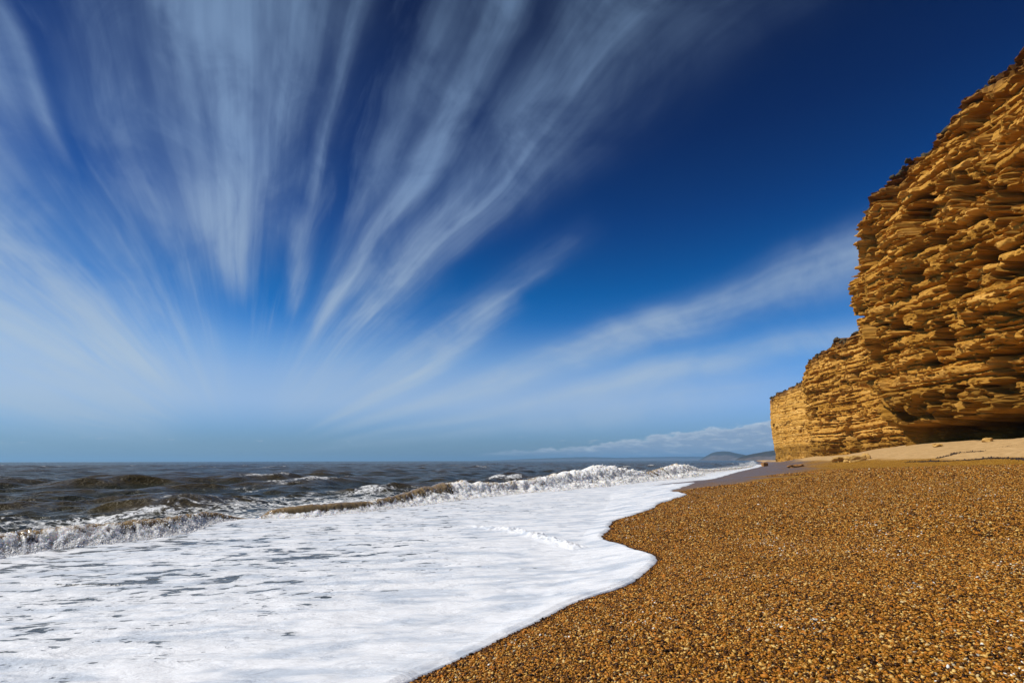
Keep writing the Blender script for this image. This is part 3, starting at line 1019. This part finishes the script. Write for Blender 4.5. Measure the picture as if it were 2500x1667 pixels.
    sz = np.clip(rng.lognormal(-4.75, 0.55, n), 0.003, 0.04) * (0.45 + 0.85 * np.minimum(hs_, 1.3))
    instance_points('spray', P, sz, rng.uniform(0, 6.28, (n, 3)), rng.random(n), SPRAY, 3, parent=root, kind='stuff')
    return root


SPRAY = variants('foam_clot', 3, 0.8, 0.35, M_SPRAY, 1)
breaker(LA, 'low breaker with silty brown lip curling over on the left of the foam', 3.0,
        ([0, 3, 6, 8, 9.5, 14], [0.66, 0.62, 0.70, 0.95, 1.25, 0.4]), 16000)
breaker(LB, 'long white breaker running away along the shore towards the far cliff', 8.0,
        ([0, 0.9, 1.3, 2.4, 4.5, 9, 11, 13, 22, 26, 30, 34, 45, 60, 110], [0.3, 0.9, 1.5, 1.05, 0.72, 0.85, 0.2, 0.5, 0.1, 0.0, 0.0, 0.6, 0.2, 0.0, 0.0]), 16000)

# ------------------------------------------------------------------ shingle pebbles close to the camera
PEB = variants('pebble', 6, 0.55, 0.30, M_PEBBLE, 1)


PB = []


def scatter_pebbles(r0, r1, per_m2, size, fade=0.0):
    a0, a1 = R(-22), R(58)
    n = int(0.5 * (a1 - a0) * (r1 * r1 - r0 * r0) * per_m2)
    r = np.sqrt(rng.uniform(r0 * r0, r1 * r1, n))
    if fade:
        k = rng.random(n) < np.clip(1 - (r - (r1 - fade)) / fade, 0, 1)
        r = r[k]
        n = len(r)
    a = rng.uniform(a0, a1, n)
    x, y = r * np.sin(a), r * np.cos(a)
    k = (x > foam_edge(y) - 0.02 + sstep(y, 22, 27) * 7.0) & (x < 1.15 * y + 1.2) & (np.interp(y, CL_Y, CL_X) - x > 11.5)
    x, y = x[k], y[k]
    n = len(x)
    z = ground(x, y)
    z = z + sstep(x - shore(y), 2, 6) * (0.03 * np.abs(perlin(x / 1.1, y / 1.6, 9.0)) * sstep(np.hypot(x, y), 4, 14))
    s_ = np.clip(rng.lognormal(math.log(size), 0.32, n), size * 0.45, size * 2.4)
    z = z + s_ * rng.uniform(-0.15, 0.75, n)
    rot = np.stack([rng.normal(0, 0.45, n), rng.normal(0, 0.45, n), rng.uniform(0, 6.28, n)], -1)
    wetk = 0.75 * np.exp(-(x - foam_edge(y)) / 0.05)
    tone = np.clip(rng.beta(1.3, 1.25, n) * (1 - 0.75 * wetk) + 0.06 * perlin(x / 0.9, y / 0.9, 3.0), 0, 1)
    PB.append((np.stack([x, y, z], -1), s_, rot, tone))


scatter_pebbles(2.6, 10.0, 8500, 0.0082)
scatter_pebbles(10.0, 30.0, 2300, 0.0112, 17.0)
scatter_pebbles(24.0, 48.0, 420, 0.018, 14.0)
instance_points('pebbles', *[np.concatenate(q) for q in zip(*PB)], PEB, 6, kind='stuff', label='orange and brown pebbles covering the open beach', category='shingle')


# ------------------------------------------------------------------ cliffs
SX_ = 2352.0 / 2500.0


def cliff(name, plan, end_xy, ztop, lean, undercut, ds, dz, seed, label, lowz, rough=1.0, strat=1.0, under_z=2.6, part=1.0):
    plan = np.array(plan, float)
    seg = np.concatenate([[0], np.cumsum(np.hypot(*np.diff(plan, axis=0).T))])
    s = np.arange(0, seg[-1], ds)
    bx, by = pchip(s, seg, plan[:, 0]), pchip(s, seg, plan[:, 1])
    # soften the outline so the corners are rounded
    kk = int(1.6 / ds)
    ker = np.hanning(2 * kk + 1)
    ker /= ker.sum()
    bx = np.convolve(np.pad(bx, kk, 'edge'), ker, 'valid')
    by = np.convolve(np.pad(by, kk, 'edge'), ker, 'valid')
    tx, ty = np.gradient(bx), np.gradient(by)
    ln = np.hypot(tx, ty)
    nx, ny = -ty / ln, tx / ln          # seaward (left of travel along the coast)
    top = np.interp(s, *ztop)
    top = top + 0.9 * fbm(s / 3.0, seed, 0.0, 4) + 0.9 * np.round(2.2 * perlin(s / 5.0, seed + 5.0))
    nz = int(np.max(top) / dz)
    v = np.linspace(0, 1, nz)
    z = -1.5 + v[None, :] * (top[:, None] + 1.5)
    S = np.repeat(s[:, None], nz, 1)
    zw = z + 0.55 * fbm(S / 16, z / 26, seed, 3) + 0.012 * S
    d = np.interp(z, *lean)
    d = d + 1.0 * fbm(S / 17, z / 26, seed + 1, 2) * rough
    # flat joint faces that step back behind one another along ragged edges
    q1 = fbm(S / 7.0, z / 3.6, seed + 51, 5, 0.42)
    q2 = fbm(S / 4.0, zw / 1.5, seed + 52, 4, 0.5)
    q3 = fbm(S / 10.0, z / 9.0, seed + 53, 5, 0.40)
    d = d + rough * (0.60 * sstep(q1, 0.0, 0.03) + 0.45 * sstep(q1, 0.42, 0.45) + 0.0 * q2 + 1.0 * sstep(q3, 0.05, 0.08) - 0.9)
    lowm0 = 1 - sstep(z, lowz[0], lowz[1])
    # layered hard and soft beds
    r_ = np.random.default_rng(int(seed * 10) + 1)
    edges = [-5.0]
    while edges[-1] < 60:
        edges.append(edges[-1] + r_.choice([0.45, 0.7, 1.0, 1.5, 2.1], p=[0.25, 0.3, 0.2, 0.15, 0.1]))
    tz, tv = [], []
    hard = False
    for a_, b_ in zip(edges[:-1], edges[1:]):
        hard = not hard if r_.random() < 0.85 else hard
        hv = r_.uniform(0.55, 1.0) if hard else r_.uniform(0.0, 0.4)
        tz += [a_ + 0.05, b_ - 0.05]
        tv += [hv, hv]
    P_ = np.interp(zw + 0.10 * perlin(S / 0.7, z / 0.5, seed + 2), tz, tv)
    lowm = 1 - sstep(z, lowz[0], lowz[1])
    sm = sstep(fbm(S / 6, z / 5, seed + 3, 3), -0.05, 0.25)       # smooth, freshly broken panels
    k = (1 - 0.62 * lowm) * (1 - 0.82 * sm) * rough
    A = 0.62 * strat * np.clip(0.9 + 0.7 * perlin(S / 9.0, z / 3.0, seed + 4), 0.25, 1.5)
    # every bed weathers back by its own amount, changing in steps along the face
    bed = np.searchsorted(np.array(edges), zw)
    bn_ = perlin(S / 4.5 + 0.25 * perlin(S / 0.8, bed * 3.3, seed), bed * 5.71, seed + 61) + 0.12 * perlin(S / 0.5, z / 0.3, seed + 62)
    d = d + rough * (0.34 * sstep(bn_, 0.0, 0.03) + 0.30 * sstep(bn_, 0.25, 0.28) - 0.28 * (1 - sstep(bn_, -0.32, -0.28))) * (1 - 0.6 * lowm0) * (0.25 + 0.75 * sstep(fbm(S / 8, z / 5, seed + 71, 3), -0.12, 0.08))
    d = d + k * A * (P_ - 0.5)
    # joint-bounded blocks that have dropped out or stand proud
    _, _, b1 = worley(S / 2.6 + 0.35 * z / 2.6, zw / 1.25, int(seed) * 7 + 3)
    _, _, b2 = worley(S / 0.95 + 0.3 * z, zw / 0.42, int(seed) * 7 + 13)
    _, _, b3 = worley(S / 0.42, zw / 0.22, int(seed) * 7 + 23)
    zone = sstep(fbm(S / 10, z / 4, seed + 21, 3), 0.0, 0.15)
    d = d + k * (0.20 * (b1 - 0.5) + (0.03 + 0.34 * zone) * (b2 - 0.5) + (0.02 + 0.13 * zone) * (b3 - 0.5))
    # thin soft partings eaten back between the beds
    for q_ in range(2):
        tzz = zw * (0.9 if q_ else 0.47) + 0.05 * perlin(S / 1.3, z, seed + 30 + q_)
        pr = np.exp(-((tzz - np.round(tzz)) / (0.10 if q_ else 0.075)) ** 2)
        on = sstep(perlin(S / 7.5, np.round(tzz) * 7.7, seed + 33 + q_) + 0.30 * perlin(S / 0.5, np.round(tzz) * 3.1, seed), -0.25, -0.1)
        d = d - pr * on * (0.5 if q_ else 0.85) * (0.35 + 0.65 * (1 - lowm)) * part
    # alcoves
    pit = perlin(S / 3.9 + 0.5 * perlin(S / 2, z / 2, 3.0), z / 3.4 + 0.2 * b1, seed + 6) + 0.10 * (b2 - 0.5)
    d = d - 3.6 * sstep(pit, 0.25, 0.275) * (1 - 0.5 * lowm) * (1 - sstep(z, top[:, None] - 4.5, top[:, None] - 1.5)) * rough
    pit2 = perlin(S / 2.8 + 0.3 * b2, zw / 0.42, seed + 7) + 0.25 * perlin(S / 0.5, zw / 0.3, seed + 17)
    d = d - 0.95 * sstep(pit2, 0.28, 0.32) * (0.35 + 0.65 * zone) * (1 - 0.6 * lowm) * part
    crack = np.abs(perlin(S / 3.6 + 0.25 * fbm(S / 2, z / 2.0, seed + 40, 3), z / 13.0, seed + 41))
    d = d - 0.9 * (1 - sstep(crack, 0.0, 0.05)) * sstep(perlin(S / 5, z / 5, seed + 43), -0.1, 0.2)
    if int(seed) == 1:
        # the large dark alcoves that can be told apart on the near face
        for ax, ay, rs, rz, dep in ((2458, 500, 2.0, 2.5, 3.6), (2222, 522, 1.5, 2.6, 3.0), (2332, 470, 1.3, 1.5, 2.6), (2282, 822, 1.6, 1.9, 2.6),
                                    (2476, 655, 2.2, 1.0, 2.6), (2390, 640, 2.6, 0.6, 2.2), (2372, 868, 1.0, 1.2, 2.2), (2410, 890, 1.0, 1.7, 2.4), (2462, 955, 1.2, 1.7, 2.6),
                                    (2300, 960, 1.8, 0.9, 2.4), (2352, 1010, 2.2, 1.2, 2.4), (2262, 1030, 2.4, 1.5, 2.6), (2490, 880, 1.6, 1.0, 2.4), (2190, 800, 1.5, 0.9, 2.0),
                                    (2420, 330, 1.6, 0.7, 2.0), (2400, 770, 2.0, 0.6, 2.0)):
            rd_ = ray(ax * SX_, ay * SX_)
            tt_ = 46.5 / rd_.x
            ys_, zs_ = rd_.y * tt_, CAM_Z + rd_.z * tt_
            ss_ = float(np.interp(ys_, by[:int(55 / ds)], s[:int(55 / ds)]))
            em = np.hypot((S - ss_) / rs, (z - zs_) / rz) + 0.75 * fbm(S / 1.6, z / 0.9, seed + 80, 4)
            d = d - dep * (1 - sstep(em, 0.92, 1.02))
    # spalled big slabs
    _, _, b0 = worley(S / 7.0, z / 5.5 + 0.4 * perlin(S / 3, z / 3, 1.0), int(seed) * 7 + 33)
        # wave-worn flutes near the foot, slanting
    fl = np.abs(perlin((S - 0.55 * z) / 2.4, (z + 0.3 * S) / 4.0, seed + 8))
    fl2 = np.abs(perlin((S - 0.8 * z) / 1.1, z / 2.6, seed + 9))
    d = d + lowm * (1.9 * fl + 0.7 * fl2 - 0.6) * (0.35 + 0.65 * undercut)
    # notch cut by the waves
    uz = under_z + 0.7 * fbm(S / 2.6, seed, 3.0, 4) + 0.35 * np.round(2 * perlin(S / 1.4, seed + 4))
    gz_ = ground(bx, by, False)[:, None]
    un = (1 - sstep(z - gz_, uz - 0.15, uz + 0.25)) * undercut
    ucut = np.interp(S, *UND[name + str(int(seed))])
    d = d - un * ucut
    d = d + 0.035 * fbm(S / 0.35, z / 0.22, seed + 11, 3) * (1 - 0.4 * lowm)
    topk = sstep(z, top[:, None] - 1.4, top[:, None])
    d = d - 0.8 * topk + 0.5 * topk * perlin(S / 0.8, z / 0.5, seed)
    X = bx[:, None] + nx[:, None] * d
    Y = by[:, None] + ny[:, None] * d
    # plateau behind the rim
    PX, PY, PZ = [X], [Y], [z]
    for q_ in (0.04, 0.12, 0.3, 0.6, 1.0):
        x2 = X[:, -1:] + (end_xy[0] - X[:, -1:]) * q_
        y2 = Y[:, -1:] + (end_xy[1] - Y[:, -1:]) * q_
        PX.append(x2)
        PY.append(y2)
        PZ.append(z[:, -1:] + 0.4 * perlin(x2 / 3, y2 / 3, seed) - 1.0 * q_)
    X, Y, Z = np.concatenate(PX, 1), np.concatenate(PY, 1), np.concatenate(PZ, 1)
    tint = np.zeros(X.shape)
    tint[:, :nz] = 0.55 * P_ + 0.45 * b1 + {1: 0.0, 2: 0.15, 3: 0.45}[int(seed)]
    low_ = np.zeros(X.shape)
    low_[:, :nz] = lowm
    tp_ = np.ones(X.shape)
    tp_[:, :nz] = sstep(z, top[:, None] - 3.2, top[:, None] - 0.6)
    f_ = grid_faces(*X.shape, flip=False)
    # turf and soil hanging over the rim
    nn = int(seg[-1] * 26)
    ii = rng.integers(0, len(s), nn)
    jj = rng.integers(nz - 3, nz, nn)
    qq = rng.random(nn) ** 2 * 0.03
    tx_, ty_ = X[ii, jj] * (1 - qq) + end_xy[0] * qq, Y[ii, jj] * (1 - qq) + end_xy[1] * qq
    keep_ = perlin(tx_ / 2.2, ty_ / 2.2, seed) > -0.15
    pts_ = np.stack([tx_, ty_, Z[ii, jj] + 0.05], -1)[keep_]
    instance_points('turf', pts_, rng.lognormal(-1.75, 0.4, len(pts_)), rng.uniform(0, 6.28, (len(pts_), 3)), rng.random(len(pts_)), TURF, 3,
                    kind='stuff', label='dark turf and soil hanging over the rim of the %s cliff section' % {1: 'tall near', 2: 'middle', 3: 'farthest'}[int(seed)], category='turf')
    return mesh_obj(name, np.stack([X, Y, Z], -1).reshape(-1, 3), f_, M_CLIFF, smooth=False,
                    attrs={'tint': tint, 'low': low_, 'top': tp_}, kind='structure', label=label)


TURF = variants('turf_clump', 3, 0.7, 0.9, mat_simple('rim turf', (0.03, 0.028, 0.008), (0.10, 0.06, 0.02), 4.0, 0.9, 0.05), 2)
UND = {'cliff1': ([0, 40, 47, 51, 55, 60, 200], [9.5, 9.5, 9.0, 6.0, 1.6, 0.3, 0.2]),
       'cliff2': ([0, 100, 120, 200], [1.2, 1.2, 0.8, 0.8]),
       'cliff3': ([0, 200], [0.2, 0.2])}
# the face runs from out of the frame on the right to the projecting corner, then turns inland
cliff('cliff', [(46.0, 12), (46.5, 26), (47.2, 40), (47.0, 52), (47.0, 61), (47.6, 67.5), (51, 71), (57, 74), (66, 79)], (95, 45),
      ([0, 20, 28, 32, 36, 42, 50, 56, 59, 70, 90], [47.5, 47.0, 46.0, 44.5, 42, 40, 38.0, 36, 35, 34, 32]),
      ([-2, 3, 6, 10, 15, 24, 30, 35, 43, 46], [-2.3, -2.1, -1.7, -1.1, 0.1, 0.4, -0.7, -2.2, -5.0, -6.0]), 1.0, 0.14, 0.14, 1.0,
      'towering near cliff of layered orange sandstone, dark notch along its foot', (7.0, 12.0), 1.0, 1.0, 2.7)
cliff('cliff', [(76.0, 84), (76.3, 100), (76.6, 118), (76.8, 133), (79, 138), (86, 142), (98, 147)], (125, 110),
      ([0, 16, 28, 40, 50, 54, 80], [32, 32, 30.5, 28.5, 26.0, 25, 24]),
      ([-2, 5, 12, 22, 30], [-0.6, -0.3, 0, -0.3, -1.6]), 0.5, 0.19, 0.17, 2.0,
      'middle cliff section with fine horizontal ledges behind the near cliff', (4.0, 8.0), 0.42, 1.0, 0.9, 1.25)
cliff('cliff', [(108.5, 170), (109.3, 190), (109.8, 205), (110.2, 219), (113, 225), (122, 230), (135, 236)], (160, 200),
      ([0, 20, 33, 44, 49, 80], [31, 31, 30, 28.0, 27.0, 26]),
      ([-2, 5, 10, 17, 30], [-0.2, 0.0, 0, 0.4, -0.9]), 0.1, 0.28, 0.24, 3.0,
      'farthest pale cliff section standing at the water edge', (6.0, 9.0), 0.16, 0.8, 0.6, 0.35)


# ------------------------------------------------------------------ distant headlands
def headland(pts, dist, depth, mat, label, seed, rough=0.10):
    az_ = np.array([math.atan2(ray(x, 1050).x, ray(x, 1050).y) for x, _ in pts])
    hh = np.array([CAM_Z + dist * ray(x, y).z / math.hypot(ray(x, y).x, ray(x, y).y) for x, y in pts])
    a = np.linspace(az_[0], az_[-1], 420)
    ridge = pchip(a, az_, hh)
    ridge = ridge * (1 + 0.05 * fbm(a * dist / (2.2 * np.max(hh)), seed, 0.0, 4))
    prof = [(-1.0, -0.02), (-0.96, 0.10), (-0.9, 0.32), (-0.8, 0.46), (-0.65, 0.6), (-0.4, 0.78), (-0.2, 0.92), (0.0, 1.0), (0.3, 0.9), (0.8, 0.3), (1.2, -0.05)]
    q_ = np.linspace(0, 1, 46)
    px_ = np.interp(q_, np.linspace(0, 1, len(prof)), [p[0] for p in prof])
    pz_ = np.interp(q_, np.linspace(0, 1, len(prof)), [p[1] for p in prof])
    rr = dist + depth * px_[None, :] + 0 * a[:, None]
    rr = rr + 0.25 * depth * fbm(a[:, None] * dist / (0.9 * depth), px_[None, :] * 0.4, seed, 3)
    X = rr * np.sin(a)[:, None]
    Y = rr * np.cos(a)[:, None]
    Z = ridge[:, None] * (pz_[None, :] + rough * fbm(X / (0.35 * depth), Y / (0.35 * depth), seed, 4) * (pz_[None, :] > 0) * (1 - np.exp(-((px_[None, :]) / 0.3) ** 2)))
    return mesh_obj('headland', np.stack([X, Y, Z], -1).reshape(-1, 3), grid_faces(*X.shape, flip=True), mat, kind='structure', label=label,
                    attrs={'rel': np.broadcast_to(pz_[None, :], X.shape).ravel()})


def mat_land(name, rock, grass):
    m, nt, b = material(name)
    geo = nt.node('ShaderNodeNewGeometry')
    n = nt.noise(geo.outputs['Position'], 0.006, 6.0, 0.7)
    n2 = nt.noise(geo.outputs['Position'], 0.03, 5.0, 0.7)
    k = nt.math('ADD', nt.attr('rel'), nt.math('MULTIPLY', nt.math('SUBTRACT', n, 0.5), 1.3))
    c_ = nt.mix(nt.smooth(k, 0.35, 0.62), rock, grass)
    c_ = nt.mix(nt.smooth(n2, 0.4, 0.65, 0.0, 0.5), c_, (0.05, 0.055, 0.03))
    nt.put(b, 'Base Color', c_)
    b.inputs['Roughness'].default_value = 0.95
    nt.put(b, 'Normal', nt.bump(n2, 0.7, 6.0))
    return m


M_LAND = mat_land('hill turf and clay blued for haze', (0.12, 0.105, 0.11), (0.024, 0.030, 0.036))  # turf and clay, darkened and blued so the colour carries some haze
headland([(1090, 1058), (1150, 1056.5), (1215, 1053.5), (1290, 1050.5), (1340, 1049), (1420, 1050.5), (1500, 1049), (1590, 1048), (1640, 1049), (1700, 1050), (1800, 1048), (1900, 1046)],
         13000.0, 1200.0, M_LAND, 'long low blue headland farthest along the horizon', 1.0, 0.05)
headland([(1590, 1060), (1606, 1056), (1622, 1047), (1636, 1040), (1650, 1037), (1672, 1036), (1690, 1040), (1706, 1043), (1720, 1046), (1760, 1046), (1800, 1044), (1850, 1045)],
         6200.0, 480.0, M_LAND, 'flat-topped hill rising behind the end of the beach', 2.0, 0.10)
headland([(1660, 1062), (1684, 1058), (1700, 1050), (1716, 1045), (1740, 1040), (1756, 1037), (1775, 1034), (1800, 1031), (1850, 1026), (1920, 1022), (2000, 1020)],
         2900.0, 260.0, M_LAND, 'nearest hazy headland with pale clay cliffs beside the sandstone cliff', 3.0, 0.14)

# ------------------------------------------------------------------ rocks and tide wrack
SX = 2352.0 / 2500.0


def rock(name, px, py, w, l, h, rotz, mat, label, seed, category='rock', group=None, sink=0.25, facet=0.35):
    import bmesh
    p = on_ground(px * SX, py * SX)
    m_ = math.hypot(p[0], p[1]) / 1283.0 * 0.9
    w, l, h = w * m_, l * m_, h * m_
    bm = bmesh.new()
    bmesh.ops.create_cube(bm, size=2.0)
    bmesh.ops.subdivide_edges(bm, edges=bm.edges[:], cuts=9, use_grid_fill=True)
    v = np.array([q.co[:] for q in bm.verts])
    r_ = np.linalg.norm(v, axis=1)
    v = v * (0.55 + 0.45 / r_)[:, None]
    n_ = fbm(v[:, 0] * 0.9 + seed, v[:, 1] * 0.9, v[:, 2] * 0.9, 4)
    lay = np.round(v[:, 2] * 3) / 3
    v = v * (1 + facet * n_ + 0.08 * perlin(lay * 5 + seed, 0.5, v[:, 0] * 0.3))[:, None]
    v = v * np.array([w, l, h]) / 2
    for q, c_ in zip(bm.verts, v):
        q.co = c_
    me = bpy.data.meshes.new(name)
    bm.to_mesh(me)
    bm.free()
    me.materials.append(mat)
    ob = bpy.data.objects.new(name, me)
    COL.objects.link(ob)
    ob.location = (p[0], p[1], p[2] + h * (0.5 - sink))
    ob.rotation_euler = (0, 0, rotz)
    ob['label'] = label
    ob['category'] = category
    if group:
        ob['group'] = group
    return ob


M_ROCK = mat_simple('ochre boulder', (0.40, 0.22, 0.05), (0.62, 0.38, 0.11), 1.5, 0.9, 0.03)
M_DARKROCK = mat_simple('wet brown rock', (0.20, 0.09, 0.02), (0.42, 0.20, 0.06), 2.0, 0.6, 0.03)
M_WRACK = mat_simple('dried seaweed', (0.012, 0.006, 0.003), (0.05, 0.022, 0.008), 5.0, 0.8, 0.02)
GRP = 'low boulders at the foot of the middle cliff'
rock('boulder', 2050, 1127, 34, 24, 15, 0.3, M_ROCK, 'leftmost of three low rounded boulders below the middle cliff', 1.0, 'boulder', GRP)
rock('boulder', 2088, 1126, 36, 24, 17, -0.2, M_ROCK, 'middle and widest of three low boulders below the middle cliff', 5.0, 'boulder', GRP)
rock('boulder', 2114, 1120, 20, 16, 16, 0.9, M_ROCK, 'pointed smallest boulder, right of the other two, below the middle cliff', 9.0, 'boulder', GRP)
rock('boulder', 1867, 1138, 14, 12, 12, 0.2, M_DARKROCK, 'lone rounded brown rock at the water edge left of the farthest cliff', 13.0, 'boulder')
rock('fallen_slab', 2336, 1076, 28, 20, 9, 0.5, M_ROCK, 'pale flat slab fallen into the dark notch of the near cliff', 17.0, 'rock', 'slabs fallen from the near cliff', 0.1)
rock('fallen_slab', 2289, 1090, 22, 14, 7, 1.2, M_ROCK, 'low jagged slab on the sand left of the pale flat slab', 21.0, 'rock', 'slabs fallen from the near cliff', 0.1)
rock('fallen_slab', 2412, 1078, 16, 12, 8, 2.0, M_ROCK, 'small broken slab nearest the right edge under the cliff notch', 25.0, 'rock', 'slabs fallen from the near cliff', 0.1)
rock('shingle_heap', 1944, 1140, 34, 22, 8, 0.1, M_DARKROCK, 'low reddish heap of stones on the beach below the farthest cliff', 31.0, 'heap', None, 0.3, 0.5)

WR = variants('frond', 4, 0.35, 0.8, M_WRACK, 1)


def wrack(name, pts, n, width, size, label, kind='stuff', jit=1.0):
    P = np.array([on_ground(x * SX, y * SX) for x, y in pts])
    seg = np.concatenate([[0], np.cumsum(np.hypot(*np.diff(P[:, :2], axis=0).T))])
    u = rng.uniform(0, seg[-1], n)
    dens_ = sstep(perlin(u / 1.7, size * 100, 2.0), -0.25, 0.25)
    u = u[rng.random(n) < 0.15 + 0.75 * dens_]
    x, y = np.interp(u, seg, P[:, 0]), np.interp(u, seg, P[:, 1])
    x = x + rng.normal(0, width, len(u)) + 0.35 * jit * fbm(u / 2.5, 3.0, 0.0, 3)
    y = y + rng.normal(0, width, len(u)) + 0.35 * jit * fbm(u / 2.5, 8.0, 0.0, 3)
    z = ground(x, y) + 0.3 * size
    s_ = rng.lognormal(math.log(size), 0.4, len(u))
    rot = np.stack([rng.normal(0, 0.7, len(u)), rng.normal(0, 0.7, len(u)), rng.uniform(0, 6.28, len(u))], -1)
    return instance_points(name, np.stack([x, y, z], -1), s_, rot, rng.random(len(u)), WR, 4, kind=kind, label=label, category='seaweed')


wrack('seaweed_line', [(2216, 1128), (2250, 1127), (2290, 1126.5), (2340, 1124.5), (2380, 1122), (2410, 1119), (2440, 1119.5), (2500, 1120), (2560, 1121)], 3600, 0.15, 0.042,
      'long dark line of seaweed where the shingle meets the pale sand')
wrack('seaweed_line', [(2290, 1119), (2306, 1114), (2318, 1111), (2336, 1106), (2365, 1103.5), (2400, 1102)], 900, 0.12, 0.032,
      'shorter dark seaweed line higher on the sand below the cliff notch')
wrack('seaweed_line', [(2440, 1094), (2465, 1089), (2500, 1081), (2540, 1076)], 260, 0.2, 0.025,
      'thin broken seaweed line near the right edge under the cliff')
wrack('seaweed_clump', [(2146, 1303), (2158, 1300), (2170, 1298)], 60, 0.03, 0.022,
      'small dark clump of seaweed alone on the open shingle', 'thing', 0.05)

# ------------------------------------------------------------------ sea air
HAZE_D = 8e-5
hm_ = bpy.data.materials.new('sea haze')
hm_.use_nodes = True
H_ = NT(hm_.node_tree)
for nd in list(H_.n):
    H_.n.remove(nd)
pv = H_.node('ShaderNodeVolumePrincipled')
pv.inputs['Color'].default_value = (0.38, 0.70, 1.0, 1)
pv.inputs['Density'].default_value = HAZE_D
pv.inputs['Anisotropy'].default_value = 0.2
mo = H_.node('ShaderNodeOutputMaterial')
H_.l.new(pv.outputs[0], mo.inputs['Volume'])
e = 61500.0
hz = np.array([(x, y, z) for z in (-4.5, 235.0) for x, y in ((-e, -e), (e, -e), (e, e), (-e, e))])
hf = [(0, 3, 2, 1), (4, 5, 6, 7), (0, 1, 5, 4), (1, 2, 6, 5), (2, 3, 7, 6), (3, 0, 4, 7)]
mesh_obj('haze', hz, hf, hm_, smooth=False, kind='stuff', label='thin blue sea haze over the far coast')
